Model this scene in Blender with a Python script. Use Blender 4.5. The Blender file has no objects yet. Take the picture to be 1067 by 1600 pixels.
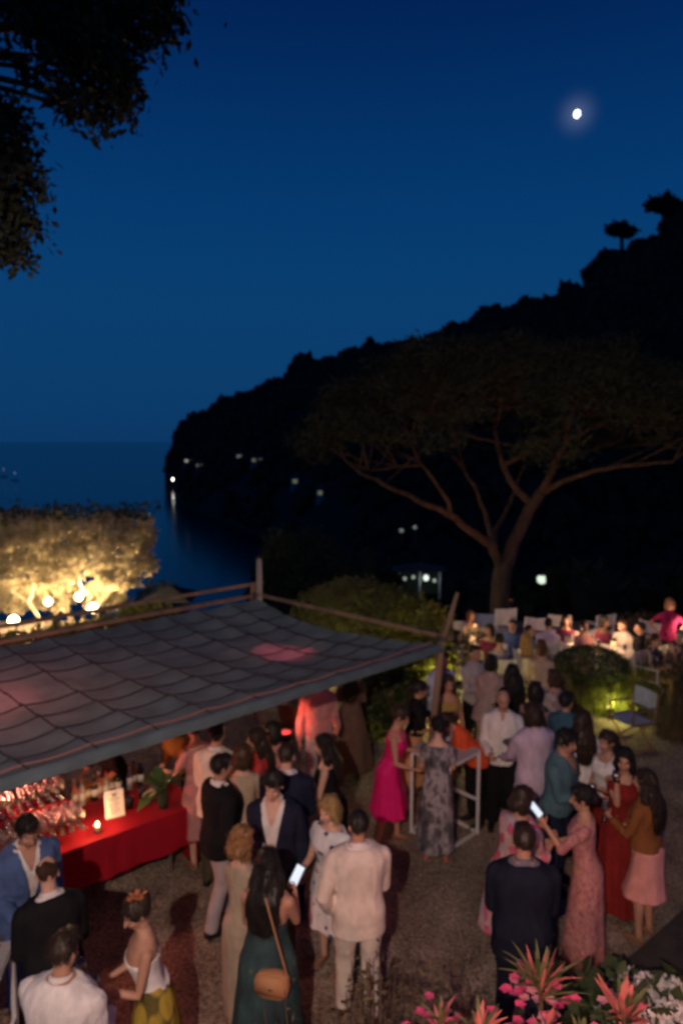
import bpy, math, random
import numpy as np
from mathutils import Vector, Matrix
random.seed(7)
RNG = np.random.default_rng(7)
PI = math.pi
rad = math.radians
scene = bpy.context.scene
COL = scene.collection

# ------------------------------------------------------------------ camera
CAM_H = 4.8
FPX = 1067.0
PITCH = math.atan(110.0 / FPX)
cam_data = bpy.data.cameras.new('camera')
cam_data.sensor_fit = 'VERTICAL'
cam_data.sensor_height = 36.0
cam_data.sensor_width = 24.0
cam_data.lens = FPX * 36.0 / 1600.0
cam_data.dof.use_dof = True          # the photograph is softly out of focus throughout
cam_data.dof.focus_distance = 1.5
cam_data.dof.aperture_fstop = 2.8
cam_data.clip_start = 0.05
cam_data.clip_end = 120000.0
cam = bpy.data.objects.new('camera', cam_data)
cam.location = (0, 0, CAM_H)
cam.rotation_euler = (PI / 2 - PITCH, 0, 0)
COL.objects.link(cam)
scene.camera = cam

# ------------------------------------------------------------------ world, exposure
scene.view_settings.view_transform = 'Standard'
scene.view_settings.look = 'None'
scene.view_settings.gamma = 1.0
scene.view_settings.exposure = 0.0
scene.view_settings.use_curve_mapping = False
scene.render.engine = 'CYCLES'
try:
    scene.cycles.use_denoising = True
    scene.cycles.denoiser = 'OPENIMAGEDENOISE'
    scene.cycles.filter_width = 2.0
    scene.cycles.max_bounces = 6
    scene.cycles.transparent_max_bounces = 12
    scene.cycles.sample_clamp_indirect = 3.0
    scene.cycles.caustics_reflective = False
    scene.cycles.caustics_refractive = False
except Exception:
    pass

def ray(px, py):
    x = (px - 533.5) / FPX
    y = (800.0 - py) / FPX
    f = Vector((0, math.cos(PITCH), -math.sin(PITCH)))
    u = Vector((0, math.sin(PITCH), math.cos(PITCH)))
    return f + u * y + Vector((x, 0, 0))

def G(px, py, z=0.0):
    """the point at height z seen at (px, py) of the photograph"""
    d = ray(px, py)
    t = (z - CAM_H) / d.z
    return Vector((d.x * t, d.y * t, z))

def D(px, py, Y):
    """the point at ground distance Y seen at (px, py)"""
    d = ray(px, py)
    t = Y / d.y
    return Vector((d.x * t, Y, CAM_H + d.z * t))

MOON_DIR = ray(901, 178).normalized()
world = bpy.data.worlds.new('World')
scene.world = world
world.use_nodes = True
wn = world.node_tree
wn.nodes.clear()
w_out = wn.nodes.new('ShaderNodeOutputWorld')
w_bg = wn.nodes.new('ShaderNodeBackground')
w_sky = wn.nodes.new('ShaderNodeTexSky')
w_sky.sky_type = 'NISHITA'
w_sky.sun_disc = False
w_sky.sun_elevation = rad(-5.0)
w_sky.sun_rotation = rad(200)
w_sky.altitude = 60
w_sky.air_density = 1.0
w_sky.dust_density = 0.3
w_sky.ozone_density = 4.0
# the deep blue of the late dusk: the sky's own glow by height above the horizon
w_tc = wn.nodes.new('ShaderNodeTexCoord')
w_sep = wn.nodes.new('ShaderNodeSeparateXYZ')
w_ramp = wn.nodes.new('ShaderNodeValToRGB')
cr = w_ramp.color_ramp
cr.interpolation = 'B_SPLINE'
pts = [(0.0, (0.0036, 0.037, 0.128)), (0.04, (0.0034, 0.042, 0.136)), (0.175, (0.0032, 0.050, 0.160)), (0.30, (0.0016, 0.043, 0.162)),
       (0.44, (0.0009, 0.025, 0.115)), (0.545, (0.0006, 0.0125, 0.080)), (1.0, (0.0005, 0.008, 0.045))]
while len(cr.elements) < len(pts):
    cr.elements.new(0.5)
for e, (p, c) in zip(cr.elements, pts):
    e.position = p
    e.color = (*c, 1)
wn.links.new(w_tc.outputs['Generated'], w_sep.inputs[0])
w_abs = wn.nodes.new('ShaderNodeMath'); w_abs.operation = 'MAXIMUM'; w_abs.inputs[1].default_value = 0.0
wn.links.new(w_sep.outputs['Z'], w_abs.inputs[0])
wn.links.new(w_abs.outputs[0], w_ramp.inputs[0])
# thin haze scatters the moonlight round the moon
w_dot = wn.nodes.new('ShaderNodeVectorMath'); w_dot.operation = 'DOT_PRODUCT'
w_dot.inputs[1].default_value = MOON_DIR
wn.links.new(w_tc.outputs['Generated'], w_dot.inputs[0])
w_mr = wn.nodes.new('ShaderNodeMapRange')
w_mr.inputs['From Min'].default_value = math.cos(rad(3.4))
w_mr.inputs['From Max'].default_value = 1.0
w_mr.inputs['To Min'].default_value = 0.0
w_mr.inputs['To Max'].default_value = 1.0
wn.links.new(w_dot.outputs['Value'], w_mr.inputs['Value'])
w_pow = wn.nodes.new('ShaderNodeMath'); w_pow.operation = 'POWER'; w_pow.inputs[1].default_value = 14.0
wn.links.new(w_mr.outputs[0], w_pow.inputs[0])
w_mul = wn.nodes.new('ShaderNodeVectorMath'); w_mul.operation = 'SCALE'
w_mul.inputs[0].default_value = (0.06, 0.068, 0.095)
wn.links.new(w_pow.outputs[0], w_mul.inputs['Scale'])
w_add = wn.nodes.new('ShaderNodeVectorMath'); w_add.operation = 'ADD'
wn.links.new(w_ramp.outputs[0], w_add.inputs[0])
wn.links.new(w_mul.outputs[0], w_add.inputs[1])
w_mx = wn.nodes.new('ShaderNodeVectorMath'); w_mx.operation = 'MULTIPLY_ADD'
w_mx.inputs[1].default_value = (0.002, 0.002, 0.002)
wn.links.new(w_sky.outputs[0], w_mx.inputs[0])
wn.links.new(w_add.outputs[0], w_mx.inputs[2])
wn.links.new(w_mx.outputs[0], w_bg.inputs[0])
w_bg.inputs[1].default_value = 1.0
wn.links.new(w_bg.outputs[0], w_out.inputs[0])

# ------------------------------------------------------------------ lights
def light(name, kind, loc, power, color, **kw):
    ld = bpy.data.lights.new(name, kind)
    ld.energy = power
    ld.color = color
    for k, v in kw.items():
        setattr(ld, k, v)
    o = bpy.data.objects.new(name, ld)
    o.location = loc
    COL.objects.link(o)
    return o

def aim(o, target):
    o.rotation_euler = (Vector(target) - o.location).to_track_quat('-Z', 'Y').to_euler()
    return o

# moonlight
ml = light('moonlight', 'SUN', (0, 0, 50), 0.012, (0.75, 0.85, 1.0), angle=rad(0.5))
aim(ml, Vector((0, 0, 50)) - MOON_DIR)
# the house's flood lamps beside the balcony the picture is taken from
aim(light('house_flood', 'SPOT', (-0.85, -1.6, 6.0), 1450, (1.0, 0.71, 0.57), spot_size=rad(92), spot_blend=0.4, shadow_soft_size=0.06), (0.8, 9, 0.4))
aim(light('house_flood_red', 'SPOT', (2.4, 0.3, 4.6), 120, (1.0, 0.28, 0.12), spot_size=rad(112), spot_blend=0.6, shadow_soft_size=0.08), (0.5, 7, 0.0))

# ------------------------------------------------------------------ materials
MATS = {}
def mat(name, color, rough=0.7, metal=0.0, noise=0.0, nscale=8.0, bump=0.0, bscale=60.0, emit=None, estr=0.0,
        col2=None, pattern=None, pscale=20.0, transl=0.0, stretch=None, spec=0.3, attr=None, alpha=1.0, sheen=0.0, transm=0.0, pcut=(0.45, 0.55), ior=1.45, cols=None):
    if name in MATS:
        return MATS[name]
    m = bpy.data.materials.new(name)
    m.use_nodes = True
    nt = m.node_tree
    b = nt.nodes['Principled BSDF']
    out = nt.nodes['Material Output']
    L = nt.links.new
    b.inputs['Base Color'].default_value = (*color, 1)
    b.inputs['Roughness'].default_value = rough
    b.inputs['Metallic'].default_value = metal
    b.inputs['Specular IOR Level'].default_value = spec
    b.inputs['IOR'].default_value = ior
    if sheen:
        b.inputs['Sheen Weight'].default_value = sheen
    if transm:
        b.inputs['Transmission Weight'].default_value = transm
    tc = nt.nodes.new('ShaderNodeTexCoord')
    src = tc.outputs['Object']
    if stretch:
        mp = nt.nodes.new('ShaderNodeMapping')
        mp.inputs['Scale'].default_value = stretch
        L(src, mp.inputs[0]); src = mp.outputs[0]
    cur = None
    if attr:
        a = nt.nodes.new('ShaderNodeAttribute'); a.attribute_name = attr
        cur = a.outputs['Color']
    if pattern:
        if pattern == 'noise':
            t = nt.nodes.new('ShaderNodeTexNoise'); t.inputs['Scale'].default_value = pscale
            t.inputs['Detail'].default_value = 3; f = t.outputs['Fac']
        elif pattern == 'voronoi':
            t = nt.nodes.new('ShaderNodeTexVoronoi'); t.inputs['Scale'].default_value = pscale
            f = t.outputs['Distance']
        elif pattern == 'cells':
            t = nt.nodes.new('ShaderNodeTexVoronoi'); t.inputs['Scale'].default_value = pscale
            s = nt.nodes.new('ShaderNodeSeparateColor'); L(t.outputs['Color'], s.inputs[0]); f = s.outputs[0]
        elif pattern == 'wave':
            t = nt.nodes.new('ShaderNodeTexWave'); t.inputs['Scale'].default_value = pscale
            t.inputs['Distortion'].default_value = 6; t.inputs['Detail'].default_value = 2; f = t.outputs['Fac']
        L(src, t.inputs['Vector'])
        r = nt.nodes.new('ShaderNodeValToRGB')
        L(f, r.inputs[0])
        if cols:
            e = r.color_ramp.elements
            while len(e) < len(cols): e.new(0.5)
            for q, (p_, c_) in zip(e, cols):
                q.position = p_; q.color = (*c_, 1)
        else:
            r.color_ramp.elements[0].position = pcut[0]; r.color_ramp.elements[0].color = (*color, 1)
            r.color_ramp.elements[1].position = pcut[1]; r.color_ramp.elements[1].color = (*(col2 or color), 1)
        cur = r.outputs[0]
    if noise:
        t = nt.nodes.new('ShaderNodeTexNoise'); t.inputs['Scale'].default_value = nscale
        t.inputs['Detail'].default_value = 5
        L(src, t.inputs['Vector'])
        mr = nt.nodes.new('ShaderNodeMapRange')
        mr.inputs['From Min'].default_value = 0.3; mr.inputs['From Max'].default_value = 0.7
        mr.inputs['To Min'].default_value = 1 - noise; mr.inputs['To Max'].default_value = 1 + noise
        L(t.outputs['Fac'], mr.inputs['Value'])
        vm = nt.nodes.new('ShaderNodeVectorMath'); vm.operation = 'SCALE'
        if cur is None:
            vm.inputs[0].default_value = color
        else:
            L(cur, vm.inputs[0])
        L(mr.outputs[0], vm.inputs['Scale'])
        cur = vm.outputs[0]
    if cur is not None:
        L(cur, b.inputs['Base Color'])
    if bump:
        t = nt.nodes.new('ShaderNodeTexNoise'); t.inputs['Scale'].default_value = bscale
        t.inputs['Detail'].default_value = 4
        L(src, t.inputs['Vector'])
        bp = nt.nodes.new('ShaderNodeBump'); bp.inputs['Strength'].default_value = bump
        bp.inputs['Distance'].default_value = 0.02
        L(t.outputs['Fac'], bp.inputs['Height'])
        L(bp.outputs[0], b.inputs['Normal'])
    if emit:
        b.inputs['Emission Color'].default_value = (*emit, 1)
        b.inputs['Emission Strength'].default_value = estr
    if transl:
        tr = nt.nodes.new('ShaderNodeBsdfTranslucent')
        if cur is not None: L(cur, tr.inputs[0])
        else: tr.inputs[0].default_value = (*color, 1)
        mx = nt.nodes.new('ShaderNodeMixShader'); mx.inputs[0].default_value = transl
        L(b.outputs[0], mx.inputs[1]); L(tr.outputs[0], mx.inputs[2])
        L(mx.outputs[0], out.inputs[0])
    MATS[name] = m
    return m

# ------------------------------------------------------------------ mesh helpers
class MB:
    def __init__(self):
        self.v = []; self.f = []; self.n = 0
    def add(self, vs, fs):
        o = self.n
        vs = [tuple(map(float, p)) for p in vs]
        self.v += vs
        self.f += [tuple(i + o for i in f) for f in fs]
        self.n += len(vs)
        return self
    def loft(self, rings, cap=True, closed=False):
        n = len(rings[0]); m = len(rings)
        vs = [p for r in rings for p in r]
        fs = []
        for i in range(m - 1 + (1 if closed else 0)):
            a = i * n; b = ((i + 1) % m) * n
            for j in range(n):
                k = (j + 1) % n
                fs.append((a + j, a + k, b + k, b + j))
        if cap and not closed:
            fs.append(tuple(range(n - 1, -1, -1)))
            fs.append(tuple((m - 1) * n + j for j in range(n)))
        return self.add(vs, fs)
    def tube(self, pts, rads, n=8, round_caps=True):
        P = [Vector(p) for p in pts]; R = list(rads)
        if round_caps:
            d0 = (P[0] - P[1]).normalized(); d1 = (P[-1] - P[-2]).normalized()
            a, b = P[0], P[-1]; ra, rb = R[0], R[-1]
            P = [a + d0 * ra * .9, a + d0 * ra * .55] + P + [b + d1 * rb * .55, b + d1 * rb * .9]
            R = [ra * .35, ra * .82] + R + [rb * .82, rb * .35]
        up = Vector((0, 0, 1)); rings = []
        t0 = (P[1] - P[0]).normalized()
        if abs(t0.dot(up)) > .9: up = Vector((0, 1, 0))
        x = t0.cross(up).normalized()
        for i, p in enumerate(P):
            t = (P[min(i + 1, len(P) - 1)] - P[max(i - 1, 0)]).normalized()
            x = (x - t * x.dot(t)).normalized()
            y = t.cross(x)
            rings.append([p + (x * math.cos(2 * PI * k / n) + y * math.sin(2 * PI * k / n)) * R[i] for k in range(n)])
        return self.loft(rings)
    def ell(self, c, r, R=None, nu=12, nv=8):
        c = Vector(c); vs = []; fs = []
        for i in range(1, nv):
            th = PI * i / nv
            for j in range(nu):
                ph = 2 * PI * j / nu
                p = Vector((r[0] * math.sin(th) * math.cos(ph), r[1] * math.sin(th) * math.sin(ph), r[2] * math.cos(th)))
                vs.append(c + (R @ p if R else p))
        for p in (Vector((0, 0, r[2])), Vector((0, 0, -r[2]))):
            vs.append(c + (R @ p if R else p))
        T = (nv - 1) * nu
        for i in range(nv - 2):
            for j in range(nu):
                k = (j + 1) % nu
                fs.append((i * nu + j, (i + 1) * nu + j, (i + 1) * nu + k, i * nu + k))
        for j in range(nu):
            k = (j + 1) % nu
            fs.append((T, j, k)); fs.append((T + 1, (nv - 2) * nu + k, (nv - 2) * nu + j))
        return self.add(vs, fs)
    def box(self, c, s, R=None):
        c = Vector(c); h = [x / 2 for x in s]
        vs = []
        for z in (-1, 1):
            for y in (-1, 1):
                for x in (-1, 1):
                    p = Vector((x * h[0], y * h[1], z * h[2]))
                    vs.append(c + (R @ p if R else p))
        return self.add(vs, [(0, 2, 3, 1), (4, 5, 7, 6), (0, 1, 5, 4), (2, 6, 7, 3), (0, 4, 6, 2), (1, 3, 7, 5)])
    def bar(self, a, b, w, h=None):
        a = Vector(a); b = Vector(b); h = h or w
        t = (b - a)
        L = t.length; t.normalize()
        up = Vector((0, 0, 1)) if abs(t.z) < .95 else Vector((0, 1, 0))
        x = t.cross(up).normalized(); y = x.cross(t)
        R = Matrix((x, t, y)).transposed()
        return self.box((a + b) / 2, (w, L, h), R)
    def lathe(self, prof, c=(0, 0, 0), n=14):
        c = Vector(c)
        rings = [[c + Vector((r * math.cos(2 * PI * k / n), r * math.sin(2 * PI * k / n), z)) for k in range(n)] for r, z in prof]
        return self.loft(rings)
    def mesh(self, name):
        me = bpy.data.meshes.new(name)
        me.from_pydata(self.v, [], self.f)
        me.validate()
        return me

def link(name, me, material=None, parent=None, smooth=True, loc=None):
    o = bpy.data.objects.new(name, me)
    if material is not None and len(me.materials) == 0:
        me.materials.append(material)
    if smooth and len(me.polygons):
        me.polygons.foreach_set('use_smooth', np.ones(len(me.polygons), dtype=bool))
    COL.objects.link(o)
    if parent is not None: o.parent = parent
    if loc is not None: o.location = loc
    return o

def part(name, mb, material, parent=None, smooth=True, loc=None):
    return link(name, mb.mesh(name), material, parent, smooth, loc)

def tag(o, label=None, cat=None, group=None, kind=None):
    if label: o['label'] = label
    if cat: o['category'] = cat
    if group: o['group'] = group
    if kind: o['kind'] = kind
    return o

def empty(name, loc, label, cat, group=None, rz=0.0):
    o = bpy.data.objects.new(name, None)
    o.empty_display_size = 0.2
    o.location = loc
    o.rotation_euler = (0, 0, rz)
    COL.objects.link(o)
    return tag(o, label, cat, group)

def copy_tree(o, parent=None):
    c = o.copy(); COL.objects.link(c); c.parent = parent
    for ch in list(o.children):
        copy_tree(ch, c)
    return c

def np_mesh(name, V, F):
    """V (n,3) float, F (m,k) int: fast mesh"""
    me = bpy.data.meshes.new(name)
    V = np.asarray(V, dtype=np.float32); F = np.asarray(F, dtype=np.int32)
    m, k = F.shape
    me.vertices.add(len(V)); me.vertices.foreach_set('co', V.ravel())
    me.loops.add(m * k); me.loops.foreach_set('vertex_index', F.ravel())
    me.polygons.add(m); me.polygons.foreach_set('loop_start', np.arange(0, m * k, k, dtype=np.int32))
    me.update(calc_edges=True)
    return me

def leaves(name, C, length, width, rng, updir=None, spread=1.0, jitter=0.35, droop=0.0):
    """leaf-sized rhombic faces, folded along the middle, at centres C"""
    C = np.asarray(C, dtype=np.float64); n = len(C)
    d = rng.normal(size=(n, 3))
    if updir is not None:
        d = d * spread + np.asarray(updir)
    d[:, 2] -= droop
    d /= np.linalg.norm(d, axis=1)[:, None] + 1e-9
    r = rng.normal(size=(n, 3))
    s = np.cross(d, r); s /= np.linalg.norm(s, axis=1)[:, None] + 1e-9
    nn = np.cross(d, s)
    L = length * (1 + jitter * rng.normal(size=(n, 1))).clip(.4, 1.8)
    W = width * (1 + jitter * rng.normal(size=(n, 1))).clip(.4, 1.8)
    a = C; b = C + d * L * .5 + s * W * .5 + nn * W * .15; c = C + d * L; e = C + d * L * .5 - s * W * .5 + nn * W * .15
    V = np.stack([a, b, c, e], axis=1).reshape(-1, 3)
    i = np.arange(n) * 4
    F = np.concatenate([np.stack([i, i + 1, i + 2], 1), np.stack([i, i + 2, i + 3], 1)])
    return np_mesh(name, V, F)

def blob_points(rng, n, c, r, shell=0.55, flat_bottom=None, lumps=0, lump_r=0.35):
    """points through the outer volume of a lumpy ellipsoid"""
    d = rng.normal(size=(n, 3)); d /= np.linalg.norm(d, axis=1)[:, None]
    t = shell + (1 - shell) * rng.random(n) ** 0.6
    if lumps:
        K = rng.normal(size=(lumps, 3)); K /= np.linalg.norm(K, axis=1)[:, None]
        dd = (d @ K.T).max(axis=1)
        t = t * (0.78 + lump_r * (dd - 0.55))
    p = d * t[:, None] * np.asarray(r)
    if flat_bottom is not None:
        p[:, 2] = np.maximum(p[:, 2], flat_bottom + rng.normal(size=n) * 0.04)
    return p + np.asarray(c)

def structure(name, me, m, label=None, smooth=True, kind='structure'):
    o = link(name, me, m, None, smooth)
    o['kind'] = kind
    if label: o['label'] = label
    return o

# ================================================================== SETTING
M_gravel = mat('gravel_ground', (0.23, 0.185, 0.145), rough=0.95, noise=0.40, nscale=2.2, bump=1.0, bscale=38, pattern='noise', pscale=34, cols=[(.32, (.105, .078, .060)), (.5, (.215, .168, .132)), (.68, (.35, .285, .230))])
M_pebble = mat('pebble', (0.25, 0.195, 0.15), rough=0.95, noise=0.5, nscale=9)
M_soil = mat('soil', (0.05, 0.04, 0.03), rough=1.0, noise=0.3, nscale=3, bump=0.5, bscale=20)
M_forest = mat('forest_foliage', (0.035, 0.042, 0.022), rough=0.95, noise=0.5, nscale=0.2)
M_sea = mat('sea_water', (0.004, 0.016, 0.035), rough=0.16, spec=0.5, bump=0.55, bscale=0.22, stretch=(0.6, 1.0, 1.0))

# terrace ground: one gently uneven sheet
def grid_mesh(name, x0, x1, y0, y1, nx, ny, zf):
    X, Y = np.meshgrid(np.linspace(x0, x1, nx), np.linspace(y0, y1, ny))
    Z = zf(X, Y)
    V = np.stack([X.ravel(), Y.ravel(), Z.ravel()], 1)
    i = np.arange(ny - 1)[:, None] * nx + np.arange(nx - 1)[None, :]
    i = i.ravel()
    return np_mesh(name, V, np.stack([i, i + 1, i + nx + 1, i + nx], 1))

structure('terrace_ground', grid_mesh('terrace_ground', -16, 26, -2, 18, 120, 70,
          lambda X, Y: 0.006 * np.sin(X * 2.1 + Y) + 0.006 * np.sin(Y * 3.3 - X * .7) - 0.012), M_gravel)

# loose stones on the terrace
def pebbles():
    n = 34000
    rng = np.random.default_rng(3)
    Y = 3.2 + 10.5 * rng.random(n) ** 1.3
    X = (rng.random(n) - .5) * (1.15 * Y + 1.2)
    s = 0.006 + 0.014 * rng.random(n) ** 2.5
    base = np.array([[1, 0, 0], [0, 1, 0], [-1, 0, 0], [0, -1, 0], [0, 0, .8]])
    th = rng.random(n) * 2 * PI
    c, q = np.cos(th), np.sin(th)
    V = np.zeros((n, 5, 3))
    jit = 1 + .35 * rng.normal(size=(n, 5, 1))
    B = base[None] * jit
    V[:, :, 0] = (B[:, :, 0] * c[:, None] - B[:, :, 1] * q[:, None]) * s[:, None] + X[:, None]
    V[:, :, 1] = (B[:, :, 0] * q[:, None] + B[:, :, 1] * c[:, None]) * s[:, None] + Y[:, None]
    V[:, :, 2] = B[:, :, 2] * s[:, None] - 0.004
    i = np.arange(n)[:, None] * 5
    F = np.concatenate([i + np.array([a, b, 4]) for a, b in ((0, 1), (1, 2), (2, 3), (3, 0))])
    structure('gravel', np_mesh('gravel', V.reshape(-1, 3), F), M_pebble, 'loose pale gravel covering the terrace ground', smooth=False, kind='stuff')
pebbles()

SEA_Z = -46.0
sm = MB().add([(-60000, -2000, SEA_Z), (60000, -2000, SEA_Z), (60000, 90000, SEA_Z), (-60000, 90000, SEA_Z)], [(0, 1, 2, 3)])
structure('sea', sm.mesh('sea'), M_sea, smooth=False)

# headland: columns by bearing, from the shoreline up to the ridge and down behind it
HP = [258, 264, 270, 276, 284, 300, 340, 400, 460, 500, 540, 570, 640, 700, 760, 800, 850, 900, 915, 960, 1010, 1067, 1150, 1300, 1700, 2300]
HY = [744, 724, 717, 684, 672, 667, 645, 616, 592, 576, 560, 553, 549, 526, 502, 494, 482, 472, 442, 414, 388, 358, 330, 310, 300, 300]
HD = [782, 780, 775, 770, 770, 765, 755, 740, 720, 700, 690, 680, 650, 600, 560, 530, 500, 460, 450, 420, 390, 360, 330, 300, 280, 280]
HS = [746, 752, 760, 778, 790, 797, 813, 836, 858, 870, 880, 890, 900, 905, 910, 915, 920, 925, 925, 930, 935, 940, 945, 950, 960, 960]
def ridge_at(px):
    y = np.interp(px, HP, HY); d = np.interp(px, HP, HD); s = np.interp(px, HP, HS)
    p = D(px, y, d)
    t = ray(px, s)
    k = (SEA_Z - CAM_H) / t.z
    ds = min(t.y * k, d - 14.0)
    return d, p.z, ds, ray(px, 690).x
def hill_z(d, dr, zr, ds):
    """height on a column at ground distance d"""
    if d <= ds: return SEA_Z - 1.0
    if d < dr:
        t = (d - ds) / (dr - ds)
        steep = 1 - (1 - t) ** 1.5
        return SEA_Z - 1 + (zr - SEA_Z + 1) * (0.12 * min(1, t * 12) + 0.88 * (0.55 * t + 0.45 * steep))
    t = min(1.0, (d - dr) / 420.0)
    return zr + (SEA_Z - 2 - zr) * t * t
hv = []; nt_ = 46
hpx = np.unique(np.concatenate([np.arange(258, 300, 3), np.arange(300, 1120, 9), np.arange(1120, 2300, 40)]))
hrng = np.random.default_rng(5)
for px in hpx:
    dr, zr, ds, bx = ridge_at(px)
    dist = np.concatenate([np.linspace(ds, dr, 30), np.linspace(dr, dr + 430, nt_ - 30 + 1)[1:]])
    for i, d in enumerate(dist):
        z = hill_z(d, dr, zr, ds)
        hv.append((bx * d, d, z + (1.2 * hrng.normal() if 0 < i < nt_ - 1 else 0)))
nc = len(hpx)
i = (np.arange(nc - 1)[:, None] * nt_ + np.arange(nt_ - 1)[None, :]).ravel()
structure('headland_hill', np_mesh('headland_hill', np.array(hv), np.stack([i, i + nt_, i + nt_ + 1, i + 1], 1)), M_soil)

# garden slope falling from the terrace towards the bay
def slope_z(d):
    return np.interp(d, [17.4, 22, 40, 80, 160, 300, 420], [-0.5, -2.0, -7, -16, -31, -45, -50])
sv = []
spx = np.arange(392, 2400, 24)
sdist = np.array([17.4, 20, 24, 30, 40, 55, 80, 110, 160, 220, 300, 420])
for px in spx:
    bx = ray(px, 690).x
    for d in sdist:
        sv.append((bx * d, d, slope_z(d) + 0.2 * hrng.normal()))
q = len(sdist)
i = (np.arange(len(spx) - 1)[:, None] * q + np.arange(q - 1)[None, :]).ravel()
structure('garden_slope', np_mesh('garden_slope', np.array(sv), np.stack([i, i + q, i + q + 1, i + 1], 1)), M_soil)
lv = []
lpx = np.arange(-1500, 400, 40)
ldist = np.array([17.4, 19, 22, 26, 34, 60])
for px in lpx:
    bx = ray(px, 690).x
    for d in ldist:
        lv.append((bx * d, d, np.interp(d, [17.4, 19, 22, 34, 60], [-0.2, -0.5, -3, -20, -50])))
q = len(ldist)
i = (np.arange(len(lpx) - 1)[:, None] * q + np.arange(q - 1)[None, :]).ravel()
structure('seaward_slope', np_mesh('seaward_slope', np.array(lv), np.stack([i, i + q, i + q + 1, i + 1], 1)), M_soil)

VILLAS = [(273, 714), (296, 720), (312, 727), (374, 713), (402, 719), (461, 752), (500, 770)]
def villa_d(px, py):
    dr, zr, ds, bx = ridge_at(px)
    d = ds
    while d < dr:
        if hill_z(d, dr, zr, ds) > D(px, py, d).z - 2.0: break
        d += 1.0
    return d - 2.0
VP = [D(a, b, villa_d(a, b)) for a, b in VILLAS]
# woods over headland and slope
def woods():
    rng = np.random.default_rng(11)
    V = []; F = []; off = 0
    unit = MB().ell((0, 0, 0), (1, 1, 1), nu=8, nv=6)
    U = np.array(unit.v)
    quads = [f for f in unit.f if len(f) == 4]; tris = [f for f in unit.f if len(f) == 3]
    T = np.array(tris + [(a, b, c) for a, b, c, d in quads] + [(a, c, d) for a, b, c, d in quads])
    spots = []
    for k in range(3800):
        px = 262 + 880 * rng.random()
        dr, zr, ds, bx = ridge_at(px)
        t = 1 - rng.random() ** 1.6
        d = ds + 6 + (dr - ds - 4) * t
        spots.append((bx * d, d, hill_z(d, dr, zr, ds), 2.2 + 2.6 * rng.random() * min(1.0, d / 450)))
    for k in range(560):                      # skyline
        px = 268 + 860 * rng.random()
        dr, zr, ds, bx = ridge_at(px)
        d = dr - 4 + 10 * rng.random()
        rr = (1.3 + 5.2 * rng.random() ** 3) * (0.55 + .45 * min(1, (px - 250) / 80)) * (1 + .35 * math.sin(px * .11) + .3 * math.sin(px * .043))
        spots.append((bx * d, d, zr + rng.random() * 1.0, rr))
    for k in range(420):
        px = 415 + 1250 * rng.random()
        d = 34 + 230 * rng.random() ** 1.3
        bx = ray(px, 690).x
        spots.append((bx * d, d, slope_z(d), 1.6 + 1.8 * rng.random() * min(1, d / 120)))
    LC = []
    for x, y, z, r in spots:
        if y < 80 and any(abs(x / y * FPX + 533.5 - a) < w_ and y < d_ + 4 for a, d_, w_ in ((846, 42, 45), (655, 52, 60), (636, 78, 45))): continue
        if y > 200 and any(abs(x - q.x) < 11 and -26 < y - q.y < 5 for q in VP): continue
        h = r * (0.8 + .5 * rng.random())
        W = U * (1 + 0.22 * rng.normal(size=(len(U), 1))) * np.array([r, r, h]) + np.array([x, y, z + h * .75])
        V.append(W); F.append(T + off); off += len(U)
        if y > 200:
            m = 26
        else:
            m = 90
        LC.append(blob_points(rng, m, (x, y, z + h * .75), (r * 1.12, r * 1.12, h * 1.12), shell=.85))
    structure('woods', np_mesh('woods', np.concatenate(V), np.concatenate(F)), M_forest, 'dark evergreen woods covering headland and slope', kind='stuff')
    LC = np.concatenate(LC)
    structure('woods_leaves', leaves('woods_leaves', LC, 1.3, 0.9, rng), M_forest, 'ragged outer leaves of dark hillside woods', kind='stuff', smooth=False)
woods()

# moon
mo = part('moon', MB().ell((0, 0, 0), (190, 190, 235), nu=20, nv=12), mat('moon_surface', (0.5, 0.5, 0.5), emit=(0.92, 0.94, 1.0), estr=4.0))
mo.location = Vector((0, 0, CAM_H)) + MOON_DIR * 52000
mo.rotation_euler = (0, rad(12), 0)
tag(mo, 'bright white moon glowing alone in the deep blue sky', 'moon')

M_bark = mat('bark', (0.10, 0.068, 0.045), rough=0.95, noise=0.4, nscale=6, bump=0.9, bscale=14, stretch=(1, 1, .25))
M_pine = mat('pine_needles', (0.050, 0.052, 0.026), rough=0.9, noise=0.4, nscale=1.5)
M_dark_leaf = mat('dark_leaf', (0.045, 0.062, 0.025), rough=0.6, noise=0.35, nscale=3, transl=0.15)
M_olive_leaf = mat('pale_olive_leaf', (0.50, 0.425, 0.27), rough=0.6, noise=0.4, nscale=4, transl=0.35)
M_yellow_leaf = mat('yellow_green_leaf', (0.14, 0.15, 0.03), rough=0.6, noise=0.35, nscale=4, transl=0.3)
M_brown_leaf = mat('brown_leaf', (0.11, 0.085, 0.045), rough=0.8, noise=0.4, nscale=3, transl=0.15)

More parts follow.
